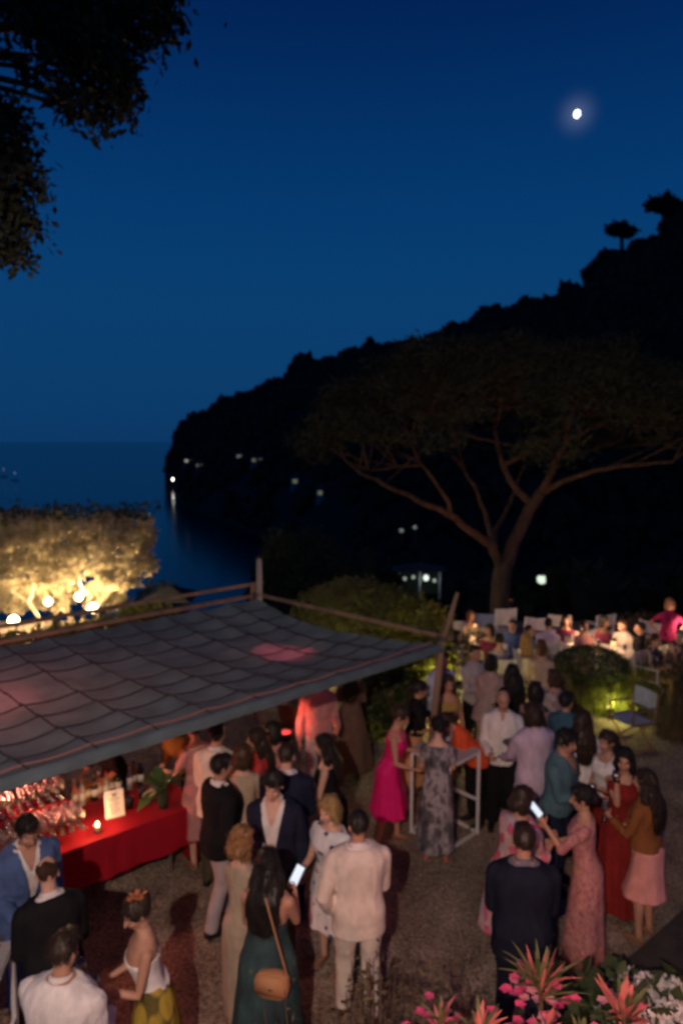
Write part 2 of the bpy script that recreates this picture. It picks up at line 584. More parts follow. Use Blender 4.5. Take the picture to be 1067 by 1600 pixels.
# pines standing out of the ridge
def ridge_pine(px, ytop, ybase, d, wpx, label, lean=0.0):
    base = D(px, ybase + 22, d); top = D(px, ytop, d); sc = d / FPX
    w = wpx * sc
    t = empty('ridge_pine', base, label, 'tree')
    H = top.z - base.z
    m = MB().tube([(0, 0, 0), (lean * .5, 0, H * .5), (lean, 0, H * .8)], [w * .09, w * .07, w * .04], 7)
    m.tube([(lean * .5, 0, H * .5), (lean + w * .3, 0, H * .8)], [w * .045, w * .025], 6)
    part('trunk', m, M_bark, t)
    rng = np.random.default_rng(int(px))
    C = np.concatenate([blob_points(rng, 900, (lean - w * .12, 0, H * .82), (w * .42, w * .42, H * .17), shell=.3, lumps=5),
                        blob_points(rng, 500, (lean + w * .22, 0, H * .74), (w * .34, w * .34, H * .13), shell=.3, lumps=5)])
    link('crown', leaves('pine_crown', C, w * .13, w * .09, rng), M_pine, t, smooth=False)
ridge_pine(971, 347, 384, 405, 44, 'single umbrella pine on a leaning trunk above the wooded ridge', lean=-1.2)
ridge_pine(1034, 309, 352, 380, 60, 'taller double crowned umbrella pine at the top of the wooded ridge', lean=0.8)
ridge_pine(925, 418, 450, 440, 34, 'low bushy pine where the ridge line steps up', lean=0.2)

# villas and lamps on the far shore
M_wall = mat('villa_wall', (0.35, 0.32, 0.28), rough=0.9, noise=0.15, nscale=1)
M_roof = mat('villa_roof', (0.16, 0.09, 0.06), rough=0.9, noise=0.2, nscale=1)
M_litwin = mat('lit_window', (0.2, 0.2, 0.2), emit=(1.0, 0.86, 0.62), estr=0.45)
M_litdim = mat('dim_window', (0.2, 0.2, 0.2), emit=(0.9, 0.92, 0.5), estr=0.13)
M_litcool = mat('cool_window', (0.2, 0.2, 0.2), emit=(0.8, 0.92, 0.85), estr=0.9)
M_frame = mat('window_frame', (0.5, 0.48, 0.45), rough=0.6)
def villa(px, py, d, w, label, glass, nwin=2):
    d = villa_d(px, py)
    c = D(px, py, d)
    t = empty('villa', (c.x, d, c.z - 2.2), label, 'house', 'villas with lit windows on the headland', rz=math.atan2(-c.x, d))
    h = 4.2
    part('wall', MB().box((0, 2.5, h / 2 - 2), (w, 5, h + 4)), M_wall, t, smooth=False)
    r = MB().add([(-w * .56, -.5, h), (w * .56, -.5, h), (w * .56, 5.5, h), (-w * .56, 5.5, h), (-w * .3, 2.5, h + 1.8), (w * .3, 2.5, h + 1.8)],
                 [(0, 1, 5, 4), (2, 3, 4, 5), (1, 2, 5), (3, 0, 4), (3, 2, 1, 0)])
    rf = part('roof', r, M_roof, t, smooth=False)
    part('chimney', MB().box((w * .2, 2.6, h + 1.8), (.7, .7, 1.4)), M_wall, rf, smooth=False)
    for k in range(nwin):
        x = (k + .5) / nwin * w - w / 2
        f = MB()
        ww, wh = w / nwin * .5, 2.1
        for a in (-1, 1):
            f.box((x + a * ww / 2, -.06, 2.2), (.12, .12, wh + .12)); f.box((x, -.06, 2.2 + a * wh / 2), (ww - .12, .1, .12))
        fr = part('window', f, M_frame, t, smooth=False)
        part('pane', MB().box((x, -.03, 2.2), (ww - .12, .03, wh - .12)), glass if k == 0 else mat('half_lit_window', (0.1, 0.1, 0.1), emit=(1.0, 0.8, 0.5), estr=0.08), fr, smooth=False)
villa(273, 714, 770, 6, 'small lit villa on the very tip of the headland', M_litwin, 1)
villa(296, 720, 740, 10, 'pale villa with brightest windows just inside the headland tip', M_litwin)
villa(312, 727, 700, 7, 'low villa beside the shore below the brighter villa', M_litdim)
villa(374, 713, 700, 7, 'villa with a greenish lit window high above the bay', M_litdim, 1)
villa(402, 719, 660, 9, 'wide villa with dull lit windows midway along the headland', M_litdim)
villa(461, 752, 560, 5, 'tiny villa low on the dark slope with one faint window', M_litdim, 1)
villa(500, 770, 470, 4, 'lone small house in the woods behind the pine with one pale window', M_litdim, 1)
M_white_glow = mat('streak_bulb', (0.3, 0.3, 0.3), emit=(1.0, 0.95, 0.85), estr=11.0)
def post_lamp(name, pos, h, label, power, color, globe=.16, estr=12, cat='street lamp'):
    t = empty(name, pos, label, cat)
    part('post', MB().tube([(0, 0, 0), (0, 0, h - globe)], [.05, .04], 8), mat('lamp_post', (0.05, 0.05, 0.05), rough=.5), t)
    part('globe', MB().ell((0, 0, h), (globe, globe, globe), nu=14, nv=9), mat('lamp_globe_' + name + str(estr), (0.5, .5, .5), emit=color, estr=estr), t)
    part('cap', MB().lathe([(globe * .7, h + globe * .8), (globe * .4, h + globe * 1.1), (.02, h + globe * 1.25)]), mat('lamp_post', (.05, .05, .05)), t)
    if power:
        l = light('lamp_light', 'POINT', (pos[0], pos[1] - globe - .3, pos[2] + h + globe + .6), power, color, shadow_soft_size=.1)
    return t
p = D(271, 741, 742)  # lamp added at the shore to cast the light streak on the water
t = empty('streak_lamp', (p.x, 742, SEA_Z), 'added lamp under the headland tip casting the light streak on the sea', 'lamp')
part('post', MB().tube([(0, 0, -1), (0, 0, 9.2)], [.2, .15], 8), mat('lamp_post', (.05, .05, .05)), t)
part('globe', MB().ell((0, 0, 10), (1.3, 1.3, 1.3)), M_white_glow, t)
for (px, py, Y, lab, s) in ((846, 905, 42, 'white globe lamp standing alone in the dark garden beside the pine', .30),
                            (627, 829, 78, 'small lamp lighting leaves high on the garden slope', .26),
                            (648, 824, 74, 'paler small lamp next to another lamp high on the garden slope', .22)):
    p = D(px, py, Y)
    post_lamp('garden_lamp', (p.x, Y, p.z - 2.6), 2.6, lab, 9 if Y > 50 else 8, (0.78, 0.95, 0.72), globe=s, estr=1.0 if Y < 50 else 0.12)
# lit pavilion in the trees below the terrace
p = D(655, 905, 52)
t = empty('garden_pavilion', (p.x, 52, p.z - 1.5), 'small white pavilion lit among trees beyond the rounded bush', 'pavilion')
for a in (-1.6, 0, 1.6):
    part('pillar', MB().tube([(a, 0, 0), (a, 0, 2.1)], [.09, .09], 8), mat('white_paint', (.7, .7, .66), rough=.5), t)
part('roof', MB().add([(-2.1, -.4, 2.15), (2.1, -.4, 2.15), (2.1, 2, 2.15), (-2.1, 2, 2.15), (0, .8, 2.7)], [(0, 1, 4), (1, 2, 4), (2, 3, 4), (3, 0, 4), (3, 2, 1, 0)]), M_roof, t, smooth=False)
part('back_wall', MB().box((0, 1.9, 1.0), (3.8, .1, 2.2)), mat('green_boards', (.06, .08, .06), rough=.8), t, smooth=False)
for lx, lz in ((-1.1, 1.5), (-.45, 1.62), (1.2, 1.35)):
    part('lantern', MB().ell((lx, .2, lz), (.13, .13, .15)), mat('dim_lantern', (.4, .4, .4), emit=(.8, .95, .8), estr=.35), t)
part('lantern', MB().ell((.55, .3, 1.55), (.22, .22, .25)), mat('pavilion_lantern', (.5, .5, .5), emit=(.82, .95, .86), estr=1.0), t)
light('pavilion_light', 'POINT', (p.x + .55, 51.7, p.z), 8, (.8, .95, .85), shadow_soft_size=.2)

# boats out on the water
M_hull = mat('boat_hull', (.6, .6, .6), rough=.4)
def boat(px, py, L, lab):
    p = G(px, py, SEA_Z)
    t = empty('sailing_boat', p, lab, 'boat', 'boats anchored in the bay', rz=.5)
    rings = []
    for k in range(7):
        a = -1 + k / 3
        w = L * .16 * max(.05, 1 - abs(a) ** 2.5)
        rings.append([(a * L / 2, w * math.cos(q) , (.55 * math.sin(q) if math.sin(q) < 0 else .9) * L * .1) for q in np.linspace(0, 2 * PI, 9)[:-1]])
    part('hull', MB().loft(rings), M_hull, t)
    part('cabin', MB().box((0, 0, L * .12), (L * .35, L * .16, L * .09)), M_hull, t, smooth=False)
    part('mast', MB().tube([(0, 0, L * .1), (0, 0, L * 1.1)], [L * .008, L * .006], 6), M_hull, t)
    part('anchor_light', MB().ell((0, 0, L * .9), (L * .035,) * 3), mat('anchor_light', (.5, .5, .5), emit=(.85, .9, 1), estr=1.4), t)
boat(7, 745, 12, 'tiny anchored boat with a white light, the one nearer the picture edge')
boat(24, 751, 11, 'tiny anchored boat with a faint light, nearer the lit tree')
boat(18, 699, 22, 'far boat light close under the sea horizon')

# ================================================================== CANOPY
CZ = 2.3
cB = G(690, 1006, CZ); cA = G(402, 935, CZ); cC = G(0, 1217, CZ)
cu = (cC - cB).normalized()            # along the front edge, towards the near left
cv = (cA - cB); CW = cv.length; cv.normalize()
CL = 7.6
def CP(u, v, z=0.0):
    return cB + cu * u + cv * v + Vector((0, 0, z))
M_canvas = mat('canopy_canvas', (0.155, 0.225, 0.245), rough=0.95, noise=0.22, nscale=3.0, bump=0.35, bscale=50, transl=0.30)
M_rope = mat('tie_rope', (0.055, 0.055, 0.06), rough=0.9)
M_hemcloth = mat('canopy_hem', (0.10, 0.15, 0.175), rough=0.95, noise=0.2, nscale=4, transl=0.2)
M_piping = mat('hem_piping', (0.26, 0.15, 0.14), rough=0.8)
M_wood = mat('weathered_wood', (0.20, 0.14, 0.09), rough=0.85, noise=0.35, nscale=5, bump=0.5, bscale=20, stretch=(1, 1, .3))
M_greywood = mat('grey_wood', (0.33, 0.29, 0.25), rough=0.85, noise=0.3, nscale=5, bump=0.5, bscale=20)
NU, NV = 14, 9
DU = CL / NU
def can_edge(v, w):            # inward curve of the right edge
    return 0.16 * math.sin(PI * v / CW)
def can_z(u, v):
    a = u / DU; b = v / CW * NV
    sag = -0.16 * math.sin(PI * min(1, max(0, v / CW))) * (0.65 + .35 * math.sin(PI * (u / 2.6 + .1)))
    q_ = .7 + .5 * math.sin(math.floor(a) * 12.9 + math.floor(b) * 4.3) ** 2
    sag += -0.034 * (.75 + .4 * math.sin(math.floor(a) * 7.7) ** 2) * math.sin(PI * (a % 1.0)) * min(1, b * 1.2 + .15)
    sag += .018 * math.sin(u * 2.3 + v * 1.7) * math.sin(PI * min(1, max(0, v / CW)))
    sag += -0.022 * q_ * (1 - (b % 1.0)) ** 1.0 * (1 if 0 < b < NV else 0)
    return sag
canopy = empty('canopy', CP(2.5, CW / 2, -CZ), 'large grey canvas canopy tied on ropes over the red bar', 'canopy')
inv = -canopy.location
def cp(u, v, z=0): return CP(u, v, z) + inv
gu, gv = NU * 7 + 1, NV * 6 + 1
us = np.linspace(0, CL, gu); vs_ = np.linspace(0, CW, gv)
V = []
for v in vs_:
    for u in us:
        uu = max(u, can_edge(v, CW)) if u < .5 else u
        uu = u + can_edge(v, CW) * max(0, 1 - u / .8)
        V.append(cp(uu, v, can_z(u, v)))
i = (np.arange(gv - 1)[:, None] * gu + np.arange(gu - 1)[None, :]).ravel()
link('canvas', np_mesh('canvas', np.array(V), np.stack([i, i + 1, i + gu + 1, i + gu], 1)), M_canvas, canopy)
for k in range(1, NV):
    v = CW * k / NV
    m = MB(); m.tube([cp(u + can_edge(v, CW) * max(0, 1 - u / .8), v, can_z(u, v + .001) + .012) for u in np.linspace(0, CL, NU * 6 + 1)], [.008] * (NU * 6 + 1), 5)
    part('sag_rope', m, M_rope, canopy)
KNOT = MB().ell((0, 0, 0), (.022, .022, .016), nu=6, nv=4).mesh('rope_knot'); KNOT.materials.append(M_rope)
for k in range(1, NU):
    u = DU * k
    vv = np.linspace(0.02, CW - .02, 40)
    m = MB(); m.tube([cp(u, v, can_z(u, v) + .014) for v in vv], [.008] * 40, 5)
    part('cross_rope', m, M_rope, canopy)
    for j in range(1, NV):
        o = link('rope_knot', KNOT, None, canopy, loc=cp(u, CW * j / NV, can_z(u, CW * j / NV) + .02))
# hem hanging along the front edge
hv = []; nh = 120
for r_, (dv, dz) in enumerate(((0.0, 0.004), (-.02, -.004), (-.035, -.03), (-.04, -.06), (-.042, -.09))):
    for k in range(nh):
        u = CL * k / (nh - 1)
        hv.append(cp(u, dv + .006 * math.sin(u * 9) * r_ / 4, dz + can_z(u, 0) + .004 * math.sin(u * 11) * r_ / 4))
i = (np.arange(4)[:, None] * nh + np.arange(nh - 1)[None, :]).ravel()
link('hem', np_mesh('hem', np.array(hv), np.stack([i, i + nh, i + nh + 1, i + 1], 1)), M_hemcloth, canopy)
m = MB(); uu = np.linspace(0, CL, 90)
m.tube([cp(u, .15, can_z(u, 0.15) + .016) for u in uu], [.013] * 90, 6)
part('piping', m, M_piping, canopy)
# timber frame
part('beam', MB().bar(cp(-.05, CW + .02, .05), cp(-.12, -.05, .06), .05, .05), M_wood, canopy, smooth=False)
part('beam', MB().bar(cp(-.05, CW + .10, .03), cp(CL, CW + .10, .03), .05, .06), M_wood, canopy, smooth=False)
pt_ = D(405, 876, cA.y)
part('post', MB().tube([(pt_.x + inv.x, pt_.y + inv.y, inv.z), (pt_.x + inv.x, pt_.y + inv.y, pt_.z + inv.z)], [.055, .045], 10), M_greywood, canopy)
for u in (3.9, 7.3):
    q_ = CP(u, CW + .1, 0) + inv
    part('post', MB().tube([(q_.x, q_.y, inv.z), (q_.x, q_.y, q_.z + .1)], [.055, .05], 10), M_greywood, canopy)
q_ = CP(7.3, .02, 0) + inv
part('post', MB().tube([(q_.x, q_.y, inv.z), (q_.x, q_.y, q_.z + .05)], [.055, .05], 10), M_greywood, canopy)
foot = G(660, 1292, 0); topp = D(714, 928, cB.y - .02)
part('post', MB().tube([foot + inv, (cB + Vector((0, 0, -.02))) + inv, topp + inv], [.05, .042, .026], 9), M_wood, canopy)
for a, b in ((0.0, .0), (0, CW)):
    part('lashing', MB().tube([cp(a + .06 * math.cos(t), b + .06 * math.sin(t), .02 + .006 * t) for t in np.linspace(0, 14, 40)], [.010] * 40, 5), M_rope, canopy)

# red floor lamps under the canopy (their light shows through the cloth)
M_redlens = mat('red_lens', (.3, .02, .02), emit=(1.0, .08, .10), estr=.7)
M_black = mat('black_plastic', (.015, .015, .015), rough=.5)
def red_lamp(u, v, lab, power, h=.9, spill=.4, cone=64, up=60):
    c = CP(u, v, -CZ)
    t = empty('red_uplight', c, lab, 'floor lamp', 'red uplights under the canopy')
    part('base', MB().lathe([(.02, 0), (.12, 0), (.12, .02), (.03, .04)], n=16), M_black, t)
    part('pole', MB().tube([(0, 0, .03), (0, 0, h - .1)], [.015, .015], 8), M_black, t)
    part('housing', MB().lathe([(.03, h - .12), (.08, h - .1), (.09, h), (.075, h), (.07, h - .02)], n=16), M_black, t)
    part('lens', MB().lathe([(.002, h - .015), (.07, h - .015), (.07, h - .01), (.002, h - .008)], n=16), M_redlens, t)
    l = light('red_lamp_light', 'SPOT', c + Vector((0, 0, h + .03)), up, (1.0, .10, .12), spot_size=rad(cone), spot_blend=.5, shadow_soft_size=.04)
    aim(l, c + Vector((0, 0, 5)))
    l2 = light('red_lamp_spill', 'POINT', c + Vector((0, 0, h + .12)), power * spill, (1.0, .20, .13), shadow_soft_size=.06)
    return t
LP = G(462, 1008, CZ - .1)
def uv_of(P): 
    w = P - cB; return w.dot(cu), w.dot(cv)
u_, v_ = uv_of(LP)
red_lamp(u_, v_, 'slim black floor lamp with red lens behind the guests near the terracotta pot', 62, h=1.05, spill=.14, cone=50, up=120)
LP = G(15, 1112, CZ - .1); u2_, v2_ = uv_of(LP)
red_lamp(u2_, v2_, 'slim black floor lamp with red lens behind the bar glasses', 60, h=1.2, spill=1.3, cone=60, up=70)

# ================================================================== RED BAR
M_redcloth = mat('red_tablecloth', (0.29, 0.004, 0.016), rough=0.85, noise=0.15, nscale=3, bump=0.2, bscale=120)
M_steel = mat('steel', (.5, .5, .5), rough=.35, metal=.9)
BZ = 0.76
bR = G(306, 1257, BZ); bL = G(112, 1328, BZ)
bd = (bL - bR).normalized(); bn = Vector((-bd.y, bd.x, 0))
if bn.dot(cv) < 0: bn = -bn
BL = 2.75; BW = 0.95
def BP(u, v, z=0.0):
    q = bR + bd * u + bn * v; return Vector((q.x, q.y, z))
bar = empty('bar_table', BP(BL / 2, BW / 2), 'long folding bar table hidden under the red cloth', 'table')
iv = -bar.location
part('tabletop', MB().add([BP(-.0, .02, BZ - .03) + iv, BP(BL, .02, BZ - .03) + iv, BP(BL, BW - .02, BZ - .03) + iv, BP(0, BW - .02, BZ - .03) + iv,
     BP(0, .02, BZ - .006) + iv, BP(BL, .02, BZ - .006) + iv, BP(BL, BW - .02, BZ - .006) + iv, BP(0, BW - .02, BZ - .006) + iv],
     [(3, 2, 1, 0), (4, 5, 6, 7), (0, 1, 5, 4), (1, 2, 6, 5), (2, 3, 7, 6), (3, 0, 4, 7)]), M_greywood, bar, smooth=False)
for u in (.25, BL - .25):
    for v in (.14, BW - .14):
        part('leg', MB().tube([BP(u, v, 0) + iv, BP(u, v, BZ - .03) + iv], [.018, .018], 8), M_steel, bar)
# the cloth: top sheet and a hanging skirt with soft folds
def cloth():
    per = []
    n1, n2 = 60, 22
    for k in range(n1): per.append((BL * k / n1, 0, 0, -1))
    for k in range(n2): per.append((BL, BW * k / n2, 1, 0))
    for k in range(n1): per.append((BL * (1 - k / n1), BW, 0, 1))
    for k in range(n2): per.append((0, BW * (1 - k / n2), -1, 0))
    n = len(per); V = []; F = []
    drop = [0, -.01, -.12, -.24, -.36, -.43]
    for r, dz in enumerate(drop):
        for k, (u, v, nu_, nv_) in enumerate(per):
            o = (.012 if r > 0 else 0) + (.02 * r / 5) * (1 + math.sin(k * .9 + math.sin(k * .31) * 2)) * .6 * (r > 1)
            if nv_ > 0 or nu_ != 0: dz = dz * (.74 / .43) if nv_ > 0 else dz
            V.append(BP(u + nu_ * o, v + nv_ * o, BZ + dz + (0 if r < 5 else .008 * math.sin(k * .5))))
    for r in range(len(drop) - 1):
        for k in range(n):
            k2 = (k + 1) % n
            F.append((r * n + k, (r + 1) * n + k, (r + 1) * n + k2, r * n + k2))
    F.append(tuple(range(n)))
    return MB().add(V, F)
cl = part('tablecloth', cloth(), M_redcloth, smooth=False)
tag(cl, 'deep red cloth hanging over the long bar table', 'tablecloth')
# raised back step of the bar, at its near end
cr_ = part('crate_cover', MB().add([BP(1.18, .62, BZ + .004), BP(BL - .04, .62, BZ + .004), BP(BL - .04, .93, BZ + .004), BP(1.18, .93, BZ + .004),
      BP(1.18, .63, BZ + .2), BP(BL - .04, .63, BZ + .2), BP(BL - .04, .93, BZ + .2), BP(1.18, .93, BZ + .2)],
      [(4, 5, 6, 7), (0, 1, 5, 4), (1, 2, 6, 5), (2, 3, 7, 6), (3, 0, 4, 7)]), M_redcloth, smooth=False)
tag(cr_, 'low red covered riser carrying the back rows of glasses', 'riser')

M_glass = mat('clear_glass', (.95, .95, .95), rough=.03, transm=.0, spec=1.0)
def make_glass_material():
    m = bpy.data.materials.new('thin_glass'); m.use_nodes = True
    nt = m.node_tree; nt.nodes.clear(); L = nt.links.new
    o = nt.nodes.new('ShaderNodeOutputMaterial'); a = nt.nodes.new('ShaderNodeBsdfTransparent'); g = nt.nodes.new('ShaderNodeBsdfGlossy')
    a.inputs[0].default_value = (.9, .9, .9, 1); g.inputs['Roughness'].default_value = .22
    lw = nt.nodes.new('ShaderNodeLayerWeight'); lw.inputs['Blend'].default_value = .45
    mr = nt.nodes.new('ShaderNodeMapRange'); mr.inputs['To Min'].default_value = .20; mr.inputs['To Max'].default_value = .9
    mx = nt.nodes.new('ShaderNodeMixShader')
    L(lw.outputs['Facing'], mr.inputs['Value']); L(mr.outputs[0], mx.inputs[0]); L(a.outputs[0], mx.inputs[1]); L(g.outputs[0], mx.inputs[2]); L(mx.outputs[0], o.inputs[0])
    return m
M_glass = make_glass_material()
wine_prof = [(.034, 0), (.034, .003), (.006, .008), (.004, .07), (.012, .085), (.033, .105), (.039, .135), (.036, .17), (.031, .195), (.029, .195), (.034, .168), (.036, .135), (.03, .11), (.002, .09)]
tumb_prof = [(.03, 0), (.033, .002), (.037, .10), (.034, .10), (.031, .01), (.001, .008)]
wine_me = MB().lathe(wine_prof, n=12).mesh('wine_glass'); wine_me.materials.append(M_glass)
tumb_me = MB().lathe(tumb_prof, n=12).mesh('tumbler'); tumb_me.materials.append(M_glass)
grng = random.Random(4)
def put_glass(pos, me, name, label, group=None, parent=None):
    o = bpy.data.objects.new(name, me); o.location = pos; COL.objects.link(o)
    if len(me.polygons): me.polygons.foreach_set('use_smooth', np.ones(len(me.polygons), dtype=bool))
    tag(o, label, 'glass', group); return o
k = 0
for row in range(5):
    for c in range(17):
        u = 1.14 + .095 * c + grng.uniform(-.012, .012); v = .24 + .085 * row + grng.uniform(-.01, .01)
        if u > BL - .06: continue
        if row == 0 and c < 5: continue
        put_glass(BP(u, v, BZ + .001), wine_me if row > 0 else tumb_me, 'wine_glass' if row > 0 else 'tumbler',
                  ('', 'clear wine glass in the row just behind the tumblers', 'clear wine glass in the middle row on the red bar cloth', 'clear wine glass in the row below the red riser', 'clear wine glass tight against the red riser')[row] if row > 0 else 'clear tumbler in the first row on the red bar cloth',
                  'wine glasses set out on the bar' if row > 0 else 'tumblers along the bar edge')
for row in range(3):
    for c in range(15):
        put_glass(BP(1.24 + .097 * c + grng.uniform(-.01, .01), .68 + .09 * row, BZ + .203), wine_me, 'wine_glass', ('clear wine glass on the front of the red riser', 'clear wine glass in the middle of the red riser', 'clear wine glass along the back of the red riser')[row], 'wine glasses on the bar riser')

# bottles along the back of the bar
def bottle(pos, col, lab, h=.30, r=.038):
    t = empty('bottle', pos, lab, 'bottle', 'bottles along the back of the bar')
    part('glass_body', MB().lathe([(.001, 0), (r, .002), (r, h * .6), (r * .4, h * .75), (r * .35, h * .97), (.001, h * .97)], n=12), mat('bottle_' + col[0], col[1], rough=.12, spec=.7), t)
    part('label_band', MB().lathe([(r + .001, h * .2), (r + .001, h * .48)], n=12), mat('paper', (.7, .66, .58), rough=.8), t)
    part('neck_cap', MB().lathe([(r * .4, h * .93), (r * .42, h), (.001, h)], n=10), mat('foil_' + col[0], col[2], rough=.4, metal=.5), t)
bcols = [('dark', (.01, .03, .012), (.3, .2, .05)), ('amber', (.28, .12, .02), (.05, .05, .05)), ('clear', (.5, .5, .5), (.5, .05, .05)), ('rose', (.6, .22, .18), (.6, .6, .6))]
blab = ['dark green bottle', 'amber bottle', 'clear bottle', 'rose wine bottle']
nx_ = [0] * 4
ordn = ['beside the bartender', 'next along from the bartender', 'further along behind the menu stand', 'behind the middle glasses', 'standing close to the bar corner']
for k in range(12):
    c = k % 4
    bottle(BP(.30 + .068 * k, .80 + .04 * (k % 2), BZ + .001), bcols[c], blab[c] + ' on the back of the bar, ' + ordn[nx_[c]]); nx_[c] += 1
# candle
def candle(pos, lab, power=1.2):
    t = empty('candle', pos, lab, 'candle')
    part('holder', MB().lathe([(.001, 0), (.035, .001), (.042, .09), (.039, .09), (.033, .01), (.001, .008)], n=14), M_glass, t)
    part('wax', MB().lathe([(.001, .01), (.03, .01), (.031, .05), (.001, .05)], n=12), mat('wax', (.8, .7, .55), rough=.5, emit=(1, .55, .2), estr=.8), t)
    part('flame', MB().lathe([(.001, .052), (.010, .065), (.012, .078), (.006, .10), (.001, .115)], n=10), mat('flame', (.8, .5, .2), emit=(1.0, .62, .28), estr=60), t)
    light('candle_light', 'POINT', Vector(pos) + Vector((0, 0, .13)), power, (1.0, .5, .2), shadow_soft_size=.02)
candle(G(153, 1300, BZ + .001), 'lit candle in a glass at the front edge of the red bar', 7.0)
# menu stand
mp = G(180, 1276, BZ)
t = empty('menu_stand', (mp.x, mp.y, BZ), 'white printed menu card standing in a frame on the red bar', 'menu stand', rz=rad(28))
part('card', MB().box((0, 0, .15), (.20, .006, .28), Matrix.Rotation(rad(-12), 3, 'X')), mat('menu_card', (.78, .72, .68), rough=.7), t, smooth=False)
ink = MB(); Rm = Matrix.Rotation(rad(-12), 3, 'X'); lr = random.Random(9)
for r in range(13):
    w = lr.uniform(.05, .13)
    ink.box(Vector((0, 0, .15)) + Rm @ Vector((lr.uniform(-.01, .01), -.005, .11 - r * .018)), (w, .002, .005), Rm)
part('print_lines', ink, mat('ink', (.12, .1, .1)), t, smooth=False)
part('foot', MB().box((0, .02, .006), (.2, .09, .012)), mat('clear_acrylic', (.5, .5, .5), rough=.2), t, smooth=False)
part('back_strut', MB().bar((0, .01, .25), (0, .11, .012), .03, .005), M_black, t, smooth=False)
# black cups, phones and dark bits on the bar
for (px, py, lab) in ((203, 1262, 'black ice cup standing next to the menu card'), (222, 1246, 'dark low bowl between menu card and leafy vase')):
    q = G(px, py, BZ); t = empty('ice_cup', (q.x, q.y, BZ + .001), lab, 'cup')
    part('cup', MB().lathe([(.001, 0), (.04, .001), (.05, .12), (.045, .12), (.036, .012), (.001, .01)], n=14), M_black, t)
    part('rim', MB().lathe([(.051, .116), (.053, .121), (.048, .124), (.046, .118)], n=14), mat('dark_metal', (.1, .1, .1), rough=.4, metal=.6), t)
# vase with tropical leaves
q = G(255, 1262, BZ)
t = empty('leaf_vase', (q.x, q.y, BZ + .001), 'glass vase of broad tropical leaves on the red bar', 'vase')
part('vase', MB().lathe([(.001, 0), (.05, .001), (.065, .1), (.05, .2), (.06, .24), (.055, .24), (.045, .2), (.001, .012)], n=14), mat('dark_vase', (.03, .05, .03), rough=.2), t)
M_monstera = mat('tropical_leaf', (.05, .11, .035), rough=.45, noise=.3, nscale=6)
M_whiteleaf = mat('variegated_leaf', (.32, .34, .22), rough=.5, noise=.3, nscale=8)
lr = random.Random(2)
for k in range(15):
    a = k / 15 * 2 * PI + lr.uniform(-.2, .2); el = lr.uniform(-.1, 1.1); L_ = lr.uniform(.2, .36)
    d = Vector((math.cos(a) * math.cos(el), math.sin(a) * math.cos(el), math.sin(el)))
    s = d.cross(Vector((0, 0, 1))).normalized()
    b = Vector((0, 0, .22)); m = MB(); rr = []
    for j in range(7):
        t_ = j / 6; w = .085 * math.sin(PI * min(.97, t_ * .9 + .08)) * (1 if j % 2 == 0 else .75)
        c = b + d * (L_ * (.25 + t_)) + Vector((0, 0, -.12 * t_ * t_))
        rr.append((c - s * w, c + Vector((0, 0, -.012)), c + s * w))
    m.add([p for r in rr for p in r], [f for j in range(6) for f in ((j * 3, j * 3 + 1, j * 3 + 4, j * 3 + 3), (j * 3 + 1, j * 3 + 2, j * 3 + 5, j * 3 + 4))])
    m.tube([b - Vector((0, 0, .1)), b + d * L_ * .25], [.004, .003], 5)
    part('leaf', m, M_whiteleaf if k % 5 == 4 else M_monstera, t)

# ================================================================== TREES AND PLANTS
def limb(m, pts, r0, r1, n=8):
    k = len(pts)
    m.tube(pts, [r0 + (r1 - r0) * (i / (k - 1)) ** .8 for i in range(k)], n)
def wob_path(a, b, k, amp, rng, bow=Vector((0, 0, 0))):
    a = Vector(a); b = Vector(b)
    return [a.lerp(b, i / k) + bow * math.sin(PI * i / k) + Vector([rng.gauss(0, amp) if 0 < i < k else 0 for _ in range(3)]) for i in range(k + 1)]

